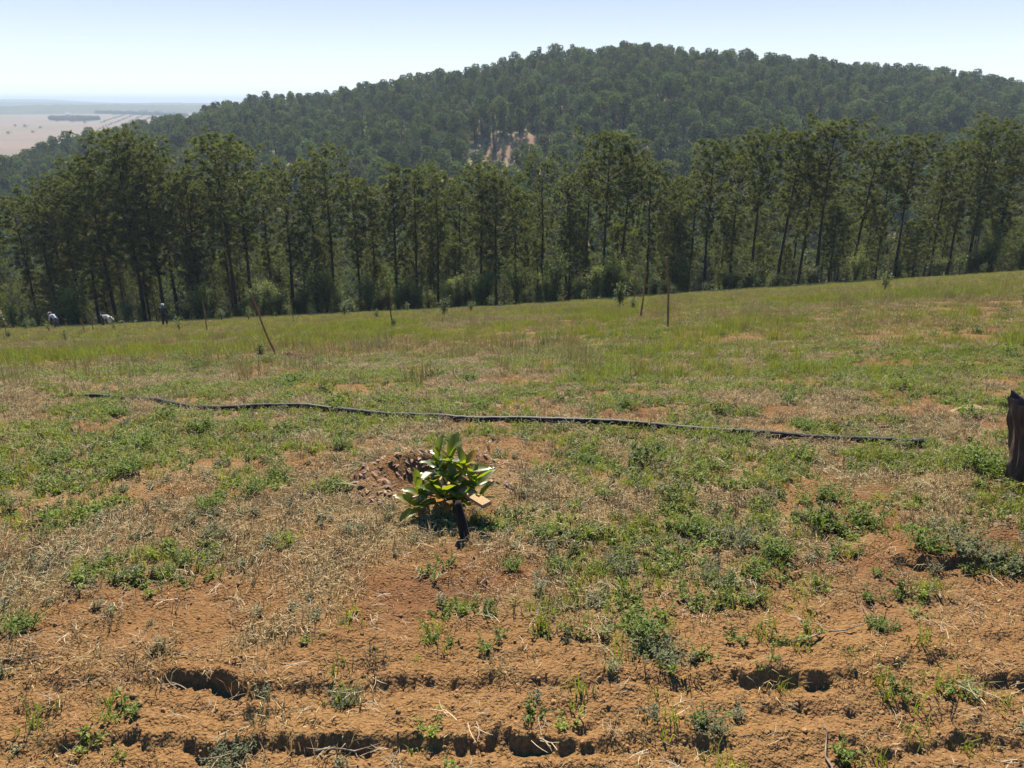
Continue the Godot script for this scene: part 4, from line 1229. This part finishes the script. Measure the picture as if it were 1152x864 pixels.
		for i in 6: tp.append(Vector3(q[2] * (i / 5.0 - 0.5), 0.012 * sin(i * 1.7) + 0.006, 0.03 * q[2] * sin(i * 2.1)))
		tube(b, tp, [0.004, 0.0042, 0.0038, 0.003, 0.0024, 0.001], 5, Color(0.36, 0.29, 0.22), 0.2)
		part("stem", b.smooth_mesh(), M.bark, o)
		o.rotation.y = q[3]
	# ---- yellow flower by the stump
	var fl := thing("yellow_flower", at(2.98, 4.12), "tiny yellow flower beside the stump", "flower")
	b = Bag.new()
	tube(b, [Vector3(0, 0, 0), Vector3(0.004, 0.07, 0)], [0.0015, 0.0012], 4, Color(0.1, 0.15, 0.04))
	part("stem", b.mesh(), M.plain, fl)
	b = Bag.new()
	for k in 9:
		var a := TAU * k / 9.0
		b.tri(Vector3(0.004, 0.07, 0), Vector3(0.004 + cos(a - 0.3) * 0.013, 0.076, sin(a - 0.3) * 0.013), Vector3(0.004 + cos(a + 0.3) * 0.013, 0.076, sin(a + 0.3) * 0.013), Color(0.8, 0.6, 0.03))
	part("petals", b.mesh(), M.leaves, fl)
	# ---- people
	var stand := {"head": Vector3(0, 1.50, -0.03), "neck": Vector3(0, 1.36, 0), "face": Vector3(0, -0.15, -1).normalized(), "chest": Vector3(0, 1.18, 0), "hip": Vector3(0, 0.88, 0.01), "lshoulder": Vector3(-0.19, 1.30, 0), "lelbow": Vector3(-0.25, 1.04, 0.02), "lhand": Vector3(-0.2, 0.86, -0.16), "rshoulder": Vector3(0.19, 1.30, 0), "relbow": Vector3(0.27, 1.04, 0), "rhand": Vector3(0.25, 0.82, -0.1), "lthigh": Vector3(-0.09, 0.82, 0), "lknee": Vector3(-0.11, 0.45, -0.02), "lankle": Vector3(-0.12, 0.08, 0.03), "ltoe": Vector3(-0.13, 0.045, -0.13), "rthigh": Vector3(0.09, 0.82, 0), "rknee": Vector3(0.12, 0.45, -0.03), "rankle": Vector3(0.14, 0.08, 0.02), "rtoe": Vector3(0.16, 0.045, -0.14)}
	var stoop := {"head": Vector3(0, 1.24, -0.55), "neck": Vector3(0, 1.18, -0.42), "face": Vector3(0, -0.8, -0.6).normalized(), "chest": Vector3(0, 1.10, -0.26), "hip": Vector3(0, 0.86, 0.06), "lshoulder": Vector3(-0.19, 1.12, -0.36), "lelbow": Vector3(-0.24, 0.86, -0.44), "lhand": Vector3(-0.14, 0.66, -0.56), "rshoulder": Vector3(0.19, 1.12, -0.36), "relbow": Vector3(0.25, 0.86, -0.42), "rhand": Vector3(0.14, 0.62, -0.52), "lthigh": Vector3(-0.09, 0.80, 0.04), "lknee": Vector3(-0.14, 0.44, -0.07), "lankle": Vector3(-0.15, 0.08, 0.05), "ltoe": Vector3(-0.17, 0.045, -0.11), "rthigh": Vector3(0.09, 0.80, 0.04), "rknee": Vector3(0.14, 0.44, -0.04), "rankle": Vector3(0.16, 0.08, 0.10), "rtoe": Vector3(0.18, 0.045, -0.06)}
	var bend := {"head": Vector3(0, 0.72, -0.68), "neck": Vector3(0, 0.80, -0.54), "face": Vector3(0, -0.95, -0.3).normalized(), "chest": Vector3(0, 0.86, -0.36), "hip": Vector3(0, 0.86, 0.02), "lshoulder": Vector3(-0.19, 0.80, -0.48), "lelbow": Vector3(-0.23, 0.52, -0.50), "lhand": Vector3(-0.12, 0.28, -0.56), "rshoulder": Vector3(0.19, 0.80, -0.48), "relbow": Vector3(0.24, 0.52, -0.48), "rhand": Vector3(0.12, 0.26, -0.52), "lthigh": Vector3(-0.09, 0.80, 0.04), "lknee": Vector3(-0.13, 0.44, 0.0), "lankle": Vector3(-0.14, 0.08, 0.05), "ltoe": Vector3(-0.16, 0.045, -0.11), "rthigh": Vector3(0.09, 0.80, 0.04), "rknee": Vector3(0.13, 0.44, 0.02), "rankle": Vector3(0.15, 0.08, 0.08), "rtoe": Vector3(0.17, 0.045, -0.08)}
	person(at(-25.6, 56.2), 0.3, stand, Color(0.03, 0.032, 0.04), Color(0.022, 0.024, 0.03), Color(0.55, 0.55, 0.55), 0.13, "person in dark clothes and pale cap standing at the forest edge")
	person(at(-38.3, 64.0), 1.15, stoop, Color(0.42, 0.43, 0.45), Color(0.09, 0.095, 0.11), Color(0.5, 0.48, 0.43), 0.2, "person in grey shirt and pale hat stooping over a seedling")
	person(at(-34.6, 64.5), -1.35, bend, Color(0.5, 0.5, 0.49), Color(0.05, 0.05, 0.06), Color(0.5, 0.46, 0.38), 0.17, "person in white shirt bending right down to the ground")
